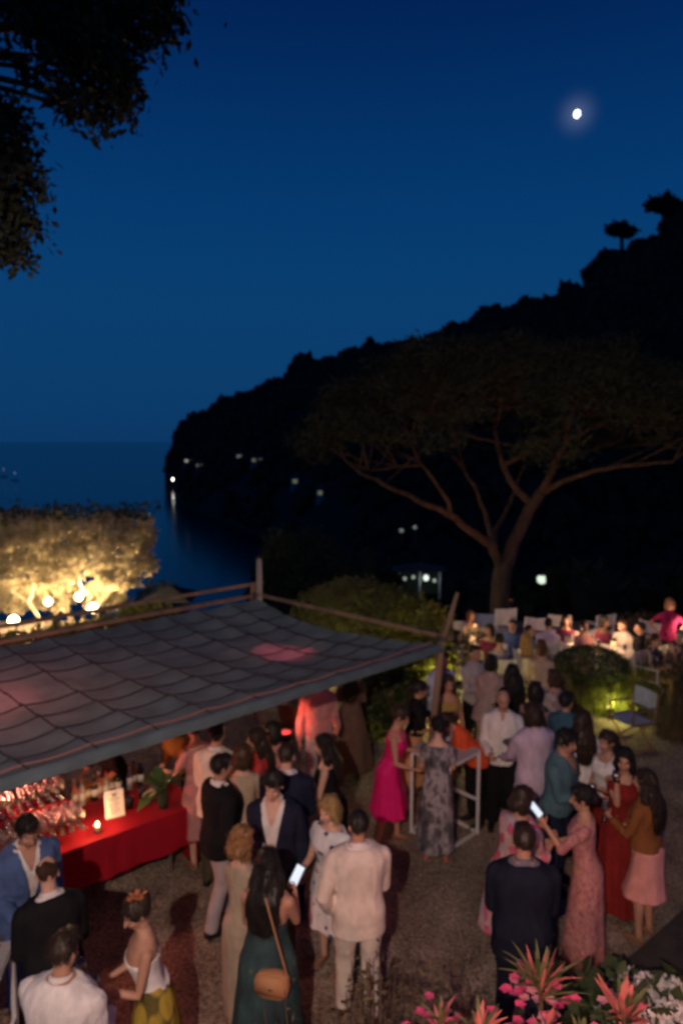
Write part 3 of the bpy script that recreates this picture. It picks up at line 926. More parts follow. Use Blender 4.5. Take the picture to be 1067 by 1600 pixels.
# the big umbrella pine
def big_pine():
    Y = 22.0; sc = Y / FPX
    base = D(782, 985, Y); base.z -= .6
    t = empty('umbrella_pine', base, 'huge umbrella pine with a wide flat crown and forking reddish limbs', 'tree')
    off = -base
    r = random.Random(3)
    def W(px, py, dy=0.0): return D(px, py, Y + dy) + off
    m = MB(); limb(m, [(0, 0, 0), W(781, 940), W(783, 905), W(787, 885)], .36, .30, 12)
    part('trunk', m, M_bark, t)
    # limbs traced as forks at their own depth
    forks = [
        ([(787, 890, 0), (800, 850, .1), (828, 795, .3), (845, 770, .4)], .27, .18),
        ([(845, 772, .4), (868, 720, .2), (885, 690, -.2), (890, 660, -.6)], .15, .07),
        ([(845, 772, .4), (880, 752, 0), (930, 735, -.6), (985, 727, -1.2), (1050, 722, -1.8)], .12, .05),
        ([(870, 716, .2), (915, 705, .8), (970, 690, 1.6), (1010, 668, 2.2)], .10, .04),
        ([(832, 790, .3), (800, 755, .8), (782, 720, 1.0), (772, 670, 1.4)], .15, .07),
        ([(787, 728, 1.0), (815, 712, .4), (850, 690, -.2), (880, 672, -.8)], .09, .04),
        ([(785, 893, 0), (771, 860, -.2), (768, 848, -.3)], .20, .13),
        ([(768, 852, -.3), (730, 826, -.6), (700, 803, -.9), (655, 782, -1.3), (600, 757, -1.9), (560, 738, -2.4)], .15, .05),
        ([(702, 803, -.9), (702, 790, -1.0), (688, 765, -1.0), (655, 722, -.8), (640, 690, -.6)], .09, .04),
        ([(658, 727, -.8), (620, 728, -1.2), (575, 736, -1.6)], .06, .03),
        ([(770, 850, -.3), (775, 826, .8), (790, 800, 1.5), (800, 780, 2.0), (815, 735, 2.6)], .10, .05),
        ([(770, 852, -.3), (757, 800, .6), (740, 758, 1.2), (725, 735, 1.6), (712, 690, 2.2)], .10, .04),
        ([(772, 690, 1.2), (735, 682, .2), (690, 668, -.8), (660, 655, -1.6)], .07, .03),
        ([(885, 690, -.2), (920, 670, -.9), (960, 655, -1.6)], .06, .03),
        ([(930, 735, -.6), (985, 715, .2), (1040, 690, 1.0), (1085, 672, 1.6)], .06, .03),
        ([(772, 668, 1.4), (785, 630, 1.2), (800, 590, 1.0)], .06, .03),
        ([(890, 660, -.6), (905, 620, -.4), (930, 590, 0)], .06, .03),
    ]
    for p, r0, r1 in forks:
        m = MB(); P = [W(*q) for q in p]
        Q = []
        for i in range(len(P) - 1):
            for k in range(3):
                Q.append(P[i].lerp(P[i + 1], k / 3) + Vector([r.gauss(0, .02) for _ in range(3)]) * (1 if (i or k) else 0))
        Q.append(P[-1])
        limb(m, Q, r0, r1, 8)
        part('limb', m, M_bark, t)
    rng = np.random.default_rng(21)
    tw = MB()
    C = []
    ends = [W(*q) for p, _, _ in forks for q in p[len(p) // 2:]]
    # crown built from many flat needle pads over a hollow shallow dome
    for k in range(300):
        a = rng.random() * 2 * PI; q = math.sqrt(rng.random()) * 1.0
        x = 6.7 * q * math.cos(a); y = 5.4 * q * math.sin(a)
        top = 2.75 * math.sqrt(max(0, 1 - q * q * .97)) + .2
        z = top * (1 - .26 * rng.random() ** 1.2) + .25 * rng.normal()
        c = W(803, 733) + Vector((x, y, max(.05, z) * 1.28))
        s = .55 + .5 * rng.random()
        C.append(blob_points(rng, 210, c, (s, s, s * .40), shell=.25))
        if k % 2 == 0:
            near = sorted(ends, key=lambda e: (e - c).length)
            b = near[0] if rng.random() < .6 else near[min(2, len(near) - 1)]
            m1 = b.lerp(c, .4) + Vector((rng.normal() * .12, rng.normal() * .12, -.12)); m2 = b.lerp(c, .75) + Vector((rng.normal() * .1, 0, -.05))
            tw.tube([b, m1, m2, c], [.036, .026, .018, .008], 5, round_caps=False)
    tag(part('twigs', tw, M_bark, t), kind='stuff')
    link('crown', leaves('pine_crown', np.concatenate(C), .20, .045, rng, updir=(0, 0, .6), spread=.9), M_pine, t, smooth=False)
    # amber garden spot at its foot
    s = light('pine_uplight', 'SPOT', (base.x - .6, Y - 3.6, .35), 300, (1.0, .30, .12), spot_size=rad(105), spot_blend=.7, shadow_soft_size=.1)
    aim(s, (base.x + .3, Y, 6.5))
big_pine()
def spot_fixture(pos, target, lab, lens, group=None, name='garden_spotlight', s=1.0):
    t = empty(name, pos, lab, 'spotlight', group)
    pos = Vector(pos); d = (Vector(target) - pos).normalized()
    part('stake', MB().tube([(0, 0, -.35 * s), (0, 0, -.04 * s)], [.012, .012], 7), M_black, t)
    part('housing', MB().tube([-d * .05 * s, d * .10 * s], [.06 * s, .075 * s], 14), M_black, t)
    part('lens', MB().tube([d * .112 * s, d * .155 * s], [.068 * s, .066 * s], 14), lens, t)
    return t
spot_fixture((D(782, 985, 22).x - .6, 18.4, .30), (5.3, 22, 6.5), 'small amber spotlight at the foot of the umbrella pine', mat('amber_lens', (.03, .012, .004), emit=(1, .4, .15), estr=.02))

# clipped tree lit from below, left
def lit_tree():
    Y = 17.6; sc = Y / FPX
    c = D(95, 860, Y); base = D(118, 985, Y); base.z = 0
    t = empty('clipped_tree', base, 'floodlit clipped tree with a flat topped golden crown above the canopy', 'tree')
    off = -base; rng = np.random.default_rng(8); r = random.Random(5)
    def W(px, py, dy=0.): return D(px, py, Y + dy) + off
    stems = [([(120, 988, 0), (108, 960, -.1), (100, 935, -.2), (90, 905, -.2), (70, 870, -.3)], .075, .03),
             ([(78, 990, .1), (60, 965, .1), (45, 942, .1), (20, 925, .1), (-8, 912, 0)], .065, .03),
             ([(150, 988, 0), (155, 962, 0), (158, 940, -.1), (178, 918, -.2), (205, 880, -.2)], .085, .03),
             ([(122, 985, .2), (112, 970, .4), (95, 950, .6), (84, 962, .5), (80, 985, .5)], .05, .035),
             ([(128, 982, .3), (134, 950, .5), (128, 920, .6), (120, 880, .6)], .055, .025),
             ([(45, 942, .1), (55, 915, .4), (50, 880, .5)], .04, .02),
             ([(158, 940, -.1), (150, 915, .3), (160, 870, .4)], .045, .02)]
    for p, a, b in stems:
        m = MB(); P = [W(*q) for q in p]; Q = []
        for i in range(len(P) - 1):
            for k in range(3): Q.append(P[i].lerp(P[i + 1], k / 3) + Vector([r.gauss(0, .012) for _ in range(3)]))
        Q.append(P[-1]); limb(m, Q, a, b, 8); part('stem', m, mat('pale_bark', (.30, .24, .16), rough=.9, noise=.3, nscale=8, bump=.5, bscale=25), t)
    N = 24000
    X = (rng.random(N) * 2 - 1); Z = rng.random(N); Yd = rng.random(N) * 2 - 1
    # rounded box, lumpy; thinner at the lower middle
    k = (np.abs(X) ** 4 + np.abs(Yd) ** 4 + np.abs(Z * 2 - 1) ** 5)
    keep = (k < 1.05 + .25 * rng.normal(size=N) * .5)
    X, Z, Yd = X[keep], Z[keep], Yd[keep]
    lower = .42 * (1 - np.abs(X) ** 2) * (Yd < .4)
    # clumps: pull toward clump centres
    P = np.stack([X * 2.55, Yd * 1.5, Z * 1.95], 1)
    K = P[rng.choice(len(P), 170)]
    dd = ((P[:, None, :] - K[None]) ** 2).sum(2); j = dd.argmin(1)
    P = P + (K[j] - P) * .42
    hole = ((P[:, 0] - .75) ** 2 / .10 + (P[:, 2] - .35) ** 2 / .09) < 1
    P = P[~hole]
    o = W(93, 915)
    P = P + np.array([o.x, o.y, o.z])
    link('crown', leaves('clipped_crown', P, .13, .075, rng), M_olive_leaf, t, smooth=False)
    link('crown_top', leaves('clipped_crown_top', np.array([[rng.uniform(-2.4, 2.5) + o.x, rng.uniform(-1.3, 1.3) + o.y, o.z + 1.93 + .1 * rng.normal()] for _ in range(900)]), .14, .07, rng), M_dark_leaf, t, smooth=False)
    Mw = mat('warm_lens', (.5, .4, .3), emit=(1.0, .74, .42), estr=30)
    for n_, (px, py, dy, pw, lab) in enumerate(((25, 972, -1.3, 210, 'warm floodlight furthest from the sea side under the clipped tree'),
                                  (78, 942, .3, 210, 'warm floodlight between two stems of the clipped tree'),
                                  (129, 935, .5, 180, 'small warm floodlight deep behind the clipped tree stems'),
                                  (156, 953, -.9, 290, 'brightest floodlight right against the thick stem of the clipped tree'))):
        q = D(px, py, Y + dy)
        tgt = (q.x * .6 + c.x * .4, q.y - 1.0, q.z + .45)
        spot_fixture(q, tgt, lab, Mw, 'floodlights under the clipped tree', s=1.7 if n_ in (0, 3) else 1.3)
        light('tree_flood', 'POINT', (q.x, q.y - .16, q.z + .26), pw, (1.0, .68, .33), shadow_soft_size=.06)
lit_tree()

def bush(name, pos, r, n, leaf, m, label, cat='bush', lumps=9, shell=.5, stems=4, seed=1, group=None, flat=None, updir=None, spread=1.0, lump_r=.45):
    t = empty(name, pos, label, cat, group)
    rng = np.random.default_rng(seed)
    st = MB(); rr = random.Random(seed)
    for k in range(stems):
        a = rr.uniform(0, 2 * PI); q = rr.uniform(.2, .6)
        st.tube([(0.03 * math.cos(a), .03 * math.sin(a), -.02), (r[0] * q * .5 * math.cos(a), r[1] * q * .5 * math.sin(a), r[2] * .6), (r[0] * q * math.cos(a), r[1] * q * math.sin(a), r[2] * 1.3)], [.025, .018, .008], 6)
    part('stem', st, M_bark, t)
    C = blob_points(rng, n, (0, 0, r[2]), r, shell=shell, lumps=lumps, flat_bottom=flat, lump_r=lump_r)
    C[:, 2] = np.maximum(C[:, 2], .02)
    link('foliage', leaves('bush_leaves', C, leaf, leaf * .5, rng, updir=updir, spread=spread), m, t, smooth=False)
    return t
c = D(575, 945, 15.0); bush('rounded_bush', (c.x - .25, 15.0, 0), (1.55, 1.1, .95), 6500, .10, mat('bush_leaf', (.085, .092, .034), rough=.7, noise=.4, nscale=3, transl=.15), 'big rounded brownish bush right behind the canopy corner beam', seed=2, lumps=5)
c = D(650, 960, 14.0); bush('leafy_shrub', (c.x + .1, 14.2, 0), (.75, .6, .80), 2600, .12, M_yellow_leaf, 'loose green shrub beside the rounded bush', seed=3)
c = D(662, 1040, 11.8); bush('yellow_shrub', (c.x, 11.8, 0), (.62, .5, .92), 3000, .11, M_yellow_leaf, 'yellow green lamp lit shrub under the canopy tip', seed=4)
light('shrub_lamp_light', 'POINT', (c.x + .35, 11.15, .75), 38, (1.0, .80, .22), shadow_soft_size=.05)
spot_fixture((c.x + .35, 11.25, .40), (c.x, 11.8, 1.2), 'small yellow spotlight in front of the yellow shrub', mat('yellow_lens', (.4, .35, .1), emit=(1, .85, .35), estr=2))
c = D(545, 985, 13.2)
light('bush_fill_light', 'POINT', (c.x, 13.2, .9), 34, (1.0, .78, .25), shadow_soft_size=.05)  # fill light and its fixture, added to brighten the rounded bush
spot_fixture((c.x, 13.3, .5), (c.x, 15, 1.4), 'added yellow spotlight brightening the rounded bush', mat('yellow_lens', (.4, .35, .1)))
c = D(606, 1085, 10.6); bush('dark_shrub', (c.x, 10.6, 0), (.50, .42, .72), 2000, .12, M_dark_leaf, 'dark glossy shrub with one bright low spray beside the canopy edge', seed=5)
c = G(585, 1118, .45); bush('fern_spray', (c.x, c.y, .05), (.16, .14, .22), 160, .13, mat('bright_spray', (.25, .33, .05), rough=.6, transl=.3), 'bright lime fern spray at the foot of the dark shrub', 'fern', seed=6, stems=2)
c = D(213, 948, 15.0); bush('low_shrub', (c.x, 15.0, 0), (.55, .45, .65), 1500, .10, M_yellow_leaf, 'low olive shrub between lit tree and sea', seed=7)
c = D(170, 985, 13.6)
c = D(245, 900, 21.0); bush('garden_tree', (c.x, 21.0, -1.8), (1.1, 1.0, 1.15), 2500, .16, M_dark_leaf, 'dark round tree crown against the sea beside the lit tree', 'tree', seed=8)
c = D(418, 870, 30.0); bush('garden_tree', (c.x + .6, 30.0, -4.0), (1.3, 1.2, 2.6), 3500, .22, M_dark_leaf, 'dark tall tree at the water edge behind the canopy post', 'tree', seed=9)
c = D(460, 885, 34.0); bush('garden_tree', (c.x + .6, 34.0, -5.0), (2.3, 1.6, 2.9), 4200, .24, M_dark_leaf, 'broad dark tree between canopy post and rounded bush', 'tree', seed=10)
for k_, (px, py, Y, r_, lab) in enumerate(((15, 985, 18.7, (1.0, .5, .55), 'golden lit hedge bush behind the outer stems of the clipped tree'), (85, 985, 18.9, (.9, .5, .62), 'golden lit hedge bush behind the middle stems of the clipped tree'), (165, 985, 18.8, (.75, .5, .5), 'golden lit hedge bush behind the thick stem of the clipped tree'))):
    c = D(px, py, Y); bush('hedge_bush', (c.x, Y, 0), r_, 2600, .10, M_olive_leaf, lab, seed=50 + k_)
# topiary dome and lamp lit grass
c = D(922, 1045, 12.2)
t = bush('topiary_dome', (c.x, 12.2, .34), (.70, .55, .36), 5200, .05, M_dark_leaf, 'dark clipped topiary dome above lamp lit grass', 'topiary', lumps=0, shell=.82, seed=12)
def tuft(name, pos, n, h, w, m, label, cat, seed, spread=.55, group=None):
    t = empty(name, pos, label, cat, group)
    rng = np.random.default_rng(seed)
    C = np.stack([rng.normal(size=n) * w, rng.normal(size=n) * w * .7, np.zeros(n)], 1)
    V = []; F = []
    a = rng.random(n) * 2 * PI
    lean = spread * rng.random(n)
    H = h * (.6 + .5 * rng.random(n))
    for k in range(3):
        s = k / 2
        out = lean * H * s ** 1.7
        ctr = C + np.stack([np.cos(a) * out, np.sin(a) * out, H * s * (1 - .25 * s * lean)], 1)
        wd = .010 * (1 - s * .85) * np.stack([-np.sin(a), np.cos(a), np.zeros(n)], 1)
        V += [ctr - wd, ctr + wd]
    V = np.stack(V, 1).reshape(-1, 3); i = np.arange(n)[:, None] * 6
    F = np.concatenate([i + np.array([0, 1, 3, 2]), i + np.array([2, 3, 5, 4])])
    link('blades', np_mesh('blades', V, F), m, t, smooth=False)
    part('root_clump', MB().ell((0, 0, 0), (w * 1.3, w, .04)), M_soil, t)
    return t
M_grassy = mat('grass_blade', (.20, .22, .045), rough=.7, noise=.3, nscale=6, transl=.3)
c = G(948, 1112, 0); tuft('lit_grass', (c.x, c.y, 0), 620, .55, .26, M_grassy, 'bright yellow grass clump lit by a lamp under the dome', 'grass', 3)
light('grass_lamp_light', 'POINT', (c.x - .05, c.y - .42, .32), 13, (1.0, .92, .25), shadow_soft_size=.04)
spot_fixture((c.x - .05, c.y - .32, .1), (c.x, c.y, .35), 'low yellow garden light set in front of the grass clump', mat('yellow_lens', (.4, .35, .1)), s=.7)
c = G(985, 1100, 0); tuft('tall_grass', (c.x, c.y, 0), 420, .75, .2, M_grassy, 'taller dim grass clump behind the blue canvas chair', 'grass', 4)
for n_, (px, py, h, lab) in enumerate(((1015, 1085, .9, 'dim feathery grass clump next to the white slatted table'), (1050, 1100, 1.0, 'dark feathery grass clump at the planting edge'), (1058, 1150, .7, 'low dark grass clump beside the empty gravel'), (900, 1095, .5, 'short dull grass clump in the shade of the dome'))):
    c = G(px, py, 0); tuft('feather_grass', (c.x, c.y, 0), 380, h, .22, M_brown_leaf, lab, 'grass', 20 + n_)
for n_, (px, py, Y, r_, lab) in enumerate(((705, 1075, 12.6, (.5, .4, .62), 'olive hedge bush behind the couple at the leaning pole'), (742, 1030, 13.4, (.4, .35, .55), 'small dusty bush beside the cream chair'),
                                         (868, 1075, 11.6, (.32, .3, .42), 'pale flowering bush between dome and standing guests'), (1010, 1010, 15.6, (1.1, .5, .45), 'low dark hedge behind the white slatted table'))):
    c = D(px, py, Y); bush('hedge_bush', (c.x, Y, 0), r_, 1500, .075, M_brown_leaf, lab, seed=30 + n_)
# creeper along the back beam, lit by the tree lamps
rng = np.random.default_rng(31)
n = 5200
u = rng.random(n) * 5.2 + 1.2
C = np.array([CP(a, CW + .34 + .20 * rng.random(), .02 - .30 * rng.random() ** .8) for a in u])
cr2 = link('creeper', leaves('creeper_leaves', C, .085, .05, rng), M_yellow_leaf, None, smooth=False)
tag(cr2, 'yellow lit creeper strip growing along the back beam of the canopy', 'creeper')
rail = MB().bar(CP(-.6, CW + .62, .09), CP(CL, CW + .62, .09), .045, .05)
ra = empty('garden_rail', CP(3, CW + .62, -CZ), 'brown wooden pergola rail in front of the floodlit tree', 'rail')
o = part('rail_bar', rail, M_wood, ra, smooth=False); o.location = -ra.location
for u in (-.4, 2.9, 6.8):
    q = CP(u, CW + .62, 0)
    o = part('post', MB().tube([(q.x, q.y, 0), (q.x, q.y, CZ + .06)], [.045, .045], 8), M_wood, ra); o.location = -ra.location
# parasol roof beyond the rail
c = D(266, 925, 19.5)
t = empty('garden_parasol', (c.x, 19.5, c.z - 2.2), 'dim grey square parasol below the terrace beside the dark tree', 'parasol')
part('pole', MB().tube([(0, 0, 0), (0, 0, 2.35)], [.03, .03], 8), M_wood, t)
part('cover', MB().add([(-.75, -.75, 2.05), (.75, -.75, 2.05), (.75, .75, 2.05), (-.75, .75, 2.05), (0, 0, 2.42)], [(0, 1, 4), (1, 2, 4), (2, 3, 4), (3, 0, 4), (3, 2, 1, 0)]), mat('grey_parasol', (.022, .026, .034), rough=.9), t, smooth=False)
# terracotta pots
M_terra = mat('terracotta', (.36, .13, .06), rough=.85, noise=.2, nscale=8)
def pot(px, py, r, h, lab, plant=None):
    c = G(px, py, 0)
    t = empty('terracotta_pot', c, lab, 'pot')
    part('pot_body', MB().lathe([(.001, 0), (r * .72, 0), (r * .98, h * .85), (r * .9, h * .85), (r * .85, h * .7), (.001, h * .68)], n=20), M_terra, t)
    part('rim', MB().lathe([(r * .97, h * .84), (r * 1.08, h * .85), (r * 1.08, h), (r * .96, h), (r * .9, h * .86)], n=20), M_terra, t)
    part('soil', MB().lathe([(.001, h * .82), (r * .9, h * .82), (r * .9, h * .8), (.001, h * .8)], n=16), M_soil, t)
pot(456, 1131, .26, .42, 'wide terracotta pot standing under the canopy edge')

# overhanging tree near the camera, top left
def overhang():
    t = empty('overhanging_tree', (-7.5, 7.0, -.02), 'dark tree whose leafy branches hang into the top corner of the sky', 'tree')
    off = -t.location; rng = np.random.default_rng(77); r = random.Random(8)
    m = MB(); limb(m, [(0, 0, 0), (.3, -.1, 3), (.8, -.2, 6.5), (1.2, -.2, 10)], .35, .2, 10); part('trunk', m, M_bark, t)
    Y = 7.2
    clumps = [(20, 8, 60, 26), (75, 35, 65, 45), (140, 40, 70, 50), (205, 30, 60, 40), (255, 15, 36, 32), (120, 90, 48, 38), (175, 95, 40, 40), (110, 150, 32, 34), (160, 155, 34, 30), (185, 125, 28, 34), (135, 172, 22, 20), (195, 165, 14, 16), (95, 165, 14, 20), (25, 95, 16, 16), (40, 108, 10, 12),
              (15, 170, 36, 26), (10, 215, 45, 36), (25, 250, 30, 36), (10, 300, 36, 40), (50, 285, 26, 18), (12, 350, 28, 36), (30, 330, 22, 25), (5, 395, 26, 22), (15, 385, 20, 18), (-120, 40, 80, 60), (-75, 230, 70, 70), (-60, 350, 60, 60), (60, -40, 90, 50), (190, -50, 110, 50)]
    C = []; tips = []
    for px, py, w, h in clumps:
        dy = rng.uniform(-.5, .5)
        c = D(px, py, Y + dy); s = (Y + dy) / FPX
        n = int(6 + w * h * .32)
        pts = np.array(c) + rng.normal(size=(n, 3)) * np.array([w * s * .40, .25, h * s * .40])
        C.append(pts); tips.append(c)
    C = np.concatenate(C) + np.array(off)
    link('crown', leaves('overhang_leaves', C, .09, .05, rng, droop=.6), mat('overhang_leaf', (.04, .045, .025), rough=.7, noise=.3, nscale=4), t, smooth=False)
    root = D(-260, 120, Y)
    for c in tips:
        m = MB(); mid = root.lerp(c, .55) + Vector((0, 0, .15))
        limb(m, [root + off, mid + off, c + off], .05, .008, 6); part('branch', m, M_bark, t)
overhang()

# ------------------------------------------------------------------ planting at the balcony foot
M_leaf_red = mat('oleander_leaf', (.13, .15, .06), rough=.55, noise=.3, nscale=8, transl=.15)
M_pinkfl = mat('pink_petal', (.75, .10, .26), rough=.6, noise=.2, nscale=20, transl=.25)
M_whitefl = mat('white_petal', (.72, .68, .66), rough=.6, noise=.2, nscale=20, transl=.25)
M_coral = mat('coral_leaf', (.55, .17, .15), rough=.55, noise=.3, nscale=8, transl=.15)
def blade(m, b, d, L_, w, droop=.25, n=5):
    d = d.normalized(); s = d.cross(Vector((0, 0, 1)))
    s = s.normalized() if s.length > .01 else Vector((1, 0, 0))
    rows = []
    for j in range(n + 1):
        t_ = j / n; ww = w * math.sin(PI * min(.985, .12 + t_ * .88)) ** .8
        c = b + d * L_ * t_ + Vector((0, 0, -droop * L_ * t_ * t_))
        rows.append((c - s * ww, c - s.cross(d) * ww * .25, c + s * ww))
    m.add([p for r in rows for p in r], [f for j in range(n) for f in ((j * 3, j * 3 + 1, j * 3 + 4, j * 3 + 3), (j * 3 + 1, j * 3 + 2, j * 3 + 5, j * 3 + 4))])
def rosette(name, top, nb, L_, w, label, mats, seed, up=.9, cat='plant', flowers=0, fl=None, base_h=None):
    base = Vector((top.x, top.y, 0)); h = base_h or top.z
    t = empty(name, base, label, cat)
    r = random.Random(seed)
    part('stem', MB().tube([(0, 0, 0), (.03, .02, h * .5), (0, 0, h)], [.02, .016, .012], 7), M_bark, t)
    for k in range(nb):
        a = r.uniform(0, 2 * PI); el = r.uniform(.35, 1.05) * up
        d = Vector((math.cos(a) * math.cos(el * 1.5), math.sin(a) * math.cos(el * 1.5), math.sin(el * 1.5) + .1))
        m = MB(); blade(m, Vector((0, 0, h - .12 * r.random())), d, L_ * r.uniform(.6, 1.1), w, r.uniform(.05, .3))
        part('leaf', m, mats[k % len(mats)], t)
    for k in range(flowers):
        a = r.uniform(0, 2 * PI); q = r.uniform(.05, .22)
        c = Vector((q * math.cos(a), q * math.sin(a), h - r.uniform(.02, .22)))
        m = MB()
        for j in range(5):
            b = j / 5 * 2 * PI + a
            blade(m, c, Vector((math.cos(b), math.sin(b), .5)), .036, .016, .3, 3)
        part('flower', m, fl if k % 4 else mat('pale_pink_petal', (.72, .32, .38), rough=.6, transl=.25), t)
    return t
def FP(px, py, d): return D(px, py, d)
q = FP(845, 1535, 3.5); rosette('oleander', q, 60, .31, .0095, 'tall oleander with spiky red and green shoots lit from below', [M_leaf_red, M_coral, M_leaf_red], 1, flowers=40, fl=M_pinkfl)
q = FP(975, 1582, 3.3); rosette('oleander', q, 34, .24, .017, 'coral tinted oleander with broad pale leaves next to the white hydrangea', [M_coral, M_coral, M_leaf_red], 2, flowers=9, fl=M_pinkfl)
q = FP(690, 1592, 3.4); rosette('oleander', q, 30, .19, .011, 'small oleander with clustered hot pink flowers', [M_leaf_red, M_coral], 3, flowers=40, fl=M_pinkfl)
q = FP(750, 1606, 3.3); rosette('oleander', q, 28, .18, .012, 'oleander with scattered pink flowers between two spiky ones', [M_leaf_red, M_coral], 4, flowers=40, fl=M_pinkfl)
q = FP(855, 1606, 3.15); rosette('oleander', q, 28, .18, .013, 'low oleander with dense magenta flowers below the spiky shoots', [M_coral, M_leaf_red], 5, flowers=36, fl=M_pinkfl)
q = FP(910, 1620, 3.2); rosette('oleander', q, 18, .17, .018, 'dark green oleander between pink and coral ones', [M_leaf_red], 6, flowers=3, fl=M_pinkfl)
# hydrangea
s_ = light('planting_spot', 'SPOT', (1.15, 1.25, 2.9), 120, (1.0, .34, .28), spot_size=rad(58), spot_blend=.8, shadow_soft_size=.05)
aim(s_, (.98, 3.4, 1.45))
def hydrangea(px, py, Y, lab, seed, heads):
    q = FP(px, py, Y); t = empty('hydrangea', (q.x, q.y, 0), lab, 'flower bush')
    rng = np.random.default_rng(seed)
    part('stem', MB().tube([(0, 0, 0), (0, 0, q.z - .1)], [.03, .02], 6), M_bark, t)
    for k in range(heads):
        a = rng.uniform(0, 2 * PI); rr = rng.uniform(.0, .32)
        c = (rr * math.cos(a), rr * math.sin(a) * .7, q.z - .05 - .25 * rr + rng.uniform(-.05, .05))
        C = blob_points(rng, 150, c, (.085, .085, .065), shell=.8)
        link('flower_head', leaves('hydrangea_head', C, .032, .028, rng), M_whitefl, t, smooth=False)
    C = blob_points(rng, 300, (0, 0, q.z - .2), (.42, .34, .2), shell=.5)
    link('foliage', leaves('hydrangea_leaves', C, .12, .08, rng), M_dark_leaf, t, smooth=False)
hydrangea(1030, 1548, 3.9, 'white hydrangea bush at the low dark wall', 1, 14)
hydrangea(1062, 1590, 3.4, 'second white hydrangea bush cut by the picture edge', 2, 9)
hydrangea(958, 1538, 4.3, 'small white flower head behind the coral oleander', 3, 2)
# brown twiggy shrub before the cream suit
def twiggy(px, py, Y, w, h, n, lab, seed):
    q = FP(px, py, Y); t = empty('twiggy_shrub', (q.x, q.y, 0), lab, 'shrub')
    rng = np.random.default_rng(seed); r = random.Random(seed); C = []
    for k in range(26):
        a = r.uniform(0, 2 * PI); x = r.uniform(-w, w); y = r.uniform(-.25, .25)
        top = Vector((x, y, q.z * (1 - .10 * abs(x) / w) - h * r.random() * .6))
        m = MB(); m.tube([(x * .2, y * .2, 0), (x * .7, y * .6, q.z * .5), top], [.012, .008, .003], 5); part('twig', m, M_bark, t)
        for j in range(int(n / 26)):
            s = r.uniform(.55, 1.0)
            b = Vector((x * .7, y * .6, q.z * .5)).lerp(top, (s - .5) * 2)
            C.append(b + Vector((r.gauss(0, .05), r.gauss(0, .05), r.gauss(0, .05))))
    link('foliage', leaves('twiggy_leaves', np.array(C), .05, .02, rng), M_brown_leaf, t, smooth=False)
twiggy(588, 1500, 3.9, .26, .45, 420, 'brown twiggy shrub whose sprays cross the cream trousers', 1)
twiggy(500, 1575, 3.6, .5, .3, 500, 'dim twiggy shrub low beneath the teal dress', 2)
twiggy(700, 1530, 3.9, .35, .3, 380, 'sparse brown shrub behind the small pink oleander', 3)
# dark planter wall, bottom corner
wa, wb = G(962, 1518, .36), G(1090, 1404, .36)
wa.z = wb.z = 0
t = empty('planter_wall', wa, 'dark low planter wall cutting the gravel at the corner', 'wall')
d = (wb - wa).normalized(); nrm = Vector((d.y, -d.x, 0))
bb = MB().bar(nrm * .15 + Vector((0, 0, .14)) - d * 1.2, wb - wa + nrm * .15 + Vector((0, 0, .14)) + d * 3.5, .3, .34)
part('wall_body', bb, mat('dark_stone', (.035, .03, .028), rough=.9, noise=.3, nscale=6, bump=.5, bscale=20), t, smooth=False)
part('coping', MB().bar(nrm * .16 + Vector((0, 0, .33)) - d * 1.2, wb - wa + nrm * .16 + Vector((0, 0, .33)) + d * 3.5, .36, .05), mat('dark_coping', (.045, .04, .036), rough=.85, noise=.3, nscale=6), t, smooth=False)
o = tag(part('planting_bed', MB().add([wa - d * 1.2 + nrm * .3 + Vector((0, 0, .22)), wb + d * 3.5 + nrm * .3 + Vector((0, 0, .22)), wb + d * 3.5 + nrm * 3 + Vector((0, 0, .22)), wa - d * 1.2 + nrm * 3 + Vector((0, 0, .22))], [(3, 2, 1, 0)]), M_soil, smooth=False), None, None, None, 'structure')
for k, (px, py) in enumerate(((1040, 1480), (1062, 1440), (1010, 1520))):
    c = G(px, py, .3)
    bush('bed_shrub', (c.x + nrm.x * .75, c.y + nrm.y * .75, .2), (.22, .18, .12), 300, .07, M_dark_leaf, ('dark leafy shrub in the planter nearest the hydrangea', 'dark leafy shrub furthest along the planter wall', 'dark leafy shrub where the planter wall ends')[k], seed=40 + k, stems=3)

# ================================================================== PEOPLE
JOBS = []           # (temp object, callback(mesh))
def remesh_job(mb, voxel, smooth_it, cb):
    me = mb.mesh('tmp')
    o = bpy.data.objects.new('tmp', me)
    COL.objects.link(o)
    r = o.modifiers.new('r', 'REMESH'); r.mode = 'VOXEL'; r.voxel_size = voxel; r.use_smooth_shade = True
    s = o.modifiers.new('s', 'SMOOTH'); s.factor = .5; s.iterations = smooth_it
    JOBS.append((o, cb))
def run_jobs():
    dg = bpy.context.evaluated_depsgraph_get()
    dg.update()
    for o, cb in JOBS:
        me = bpy.data.meshes.new_from_object(o.evaluated_get(dg), depsgraph=dg)
        cb(me)
    for o, cb in JOBS:
        me = o.data; bpy.data.objects.remove(o); bpy.data.meshes.remove(me)
    JOBS.clear()

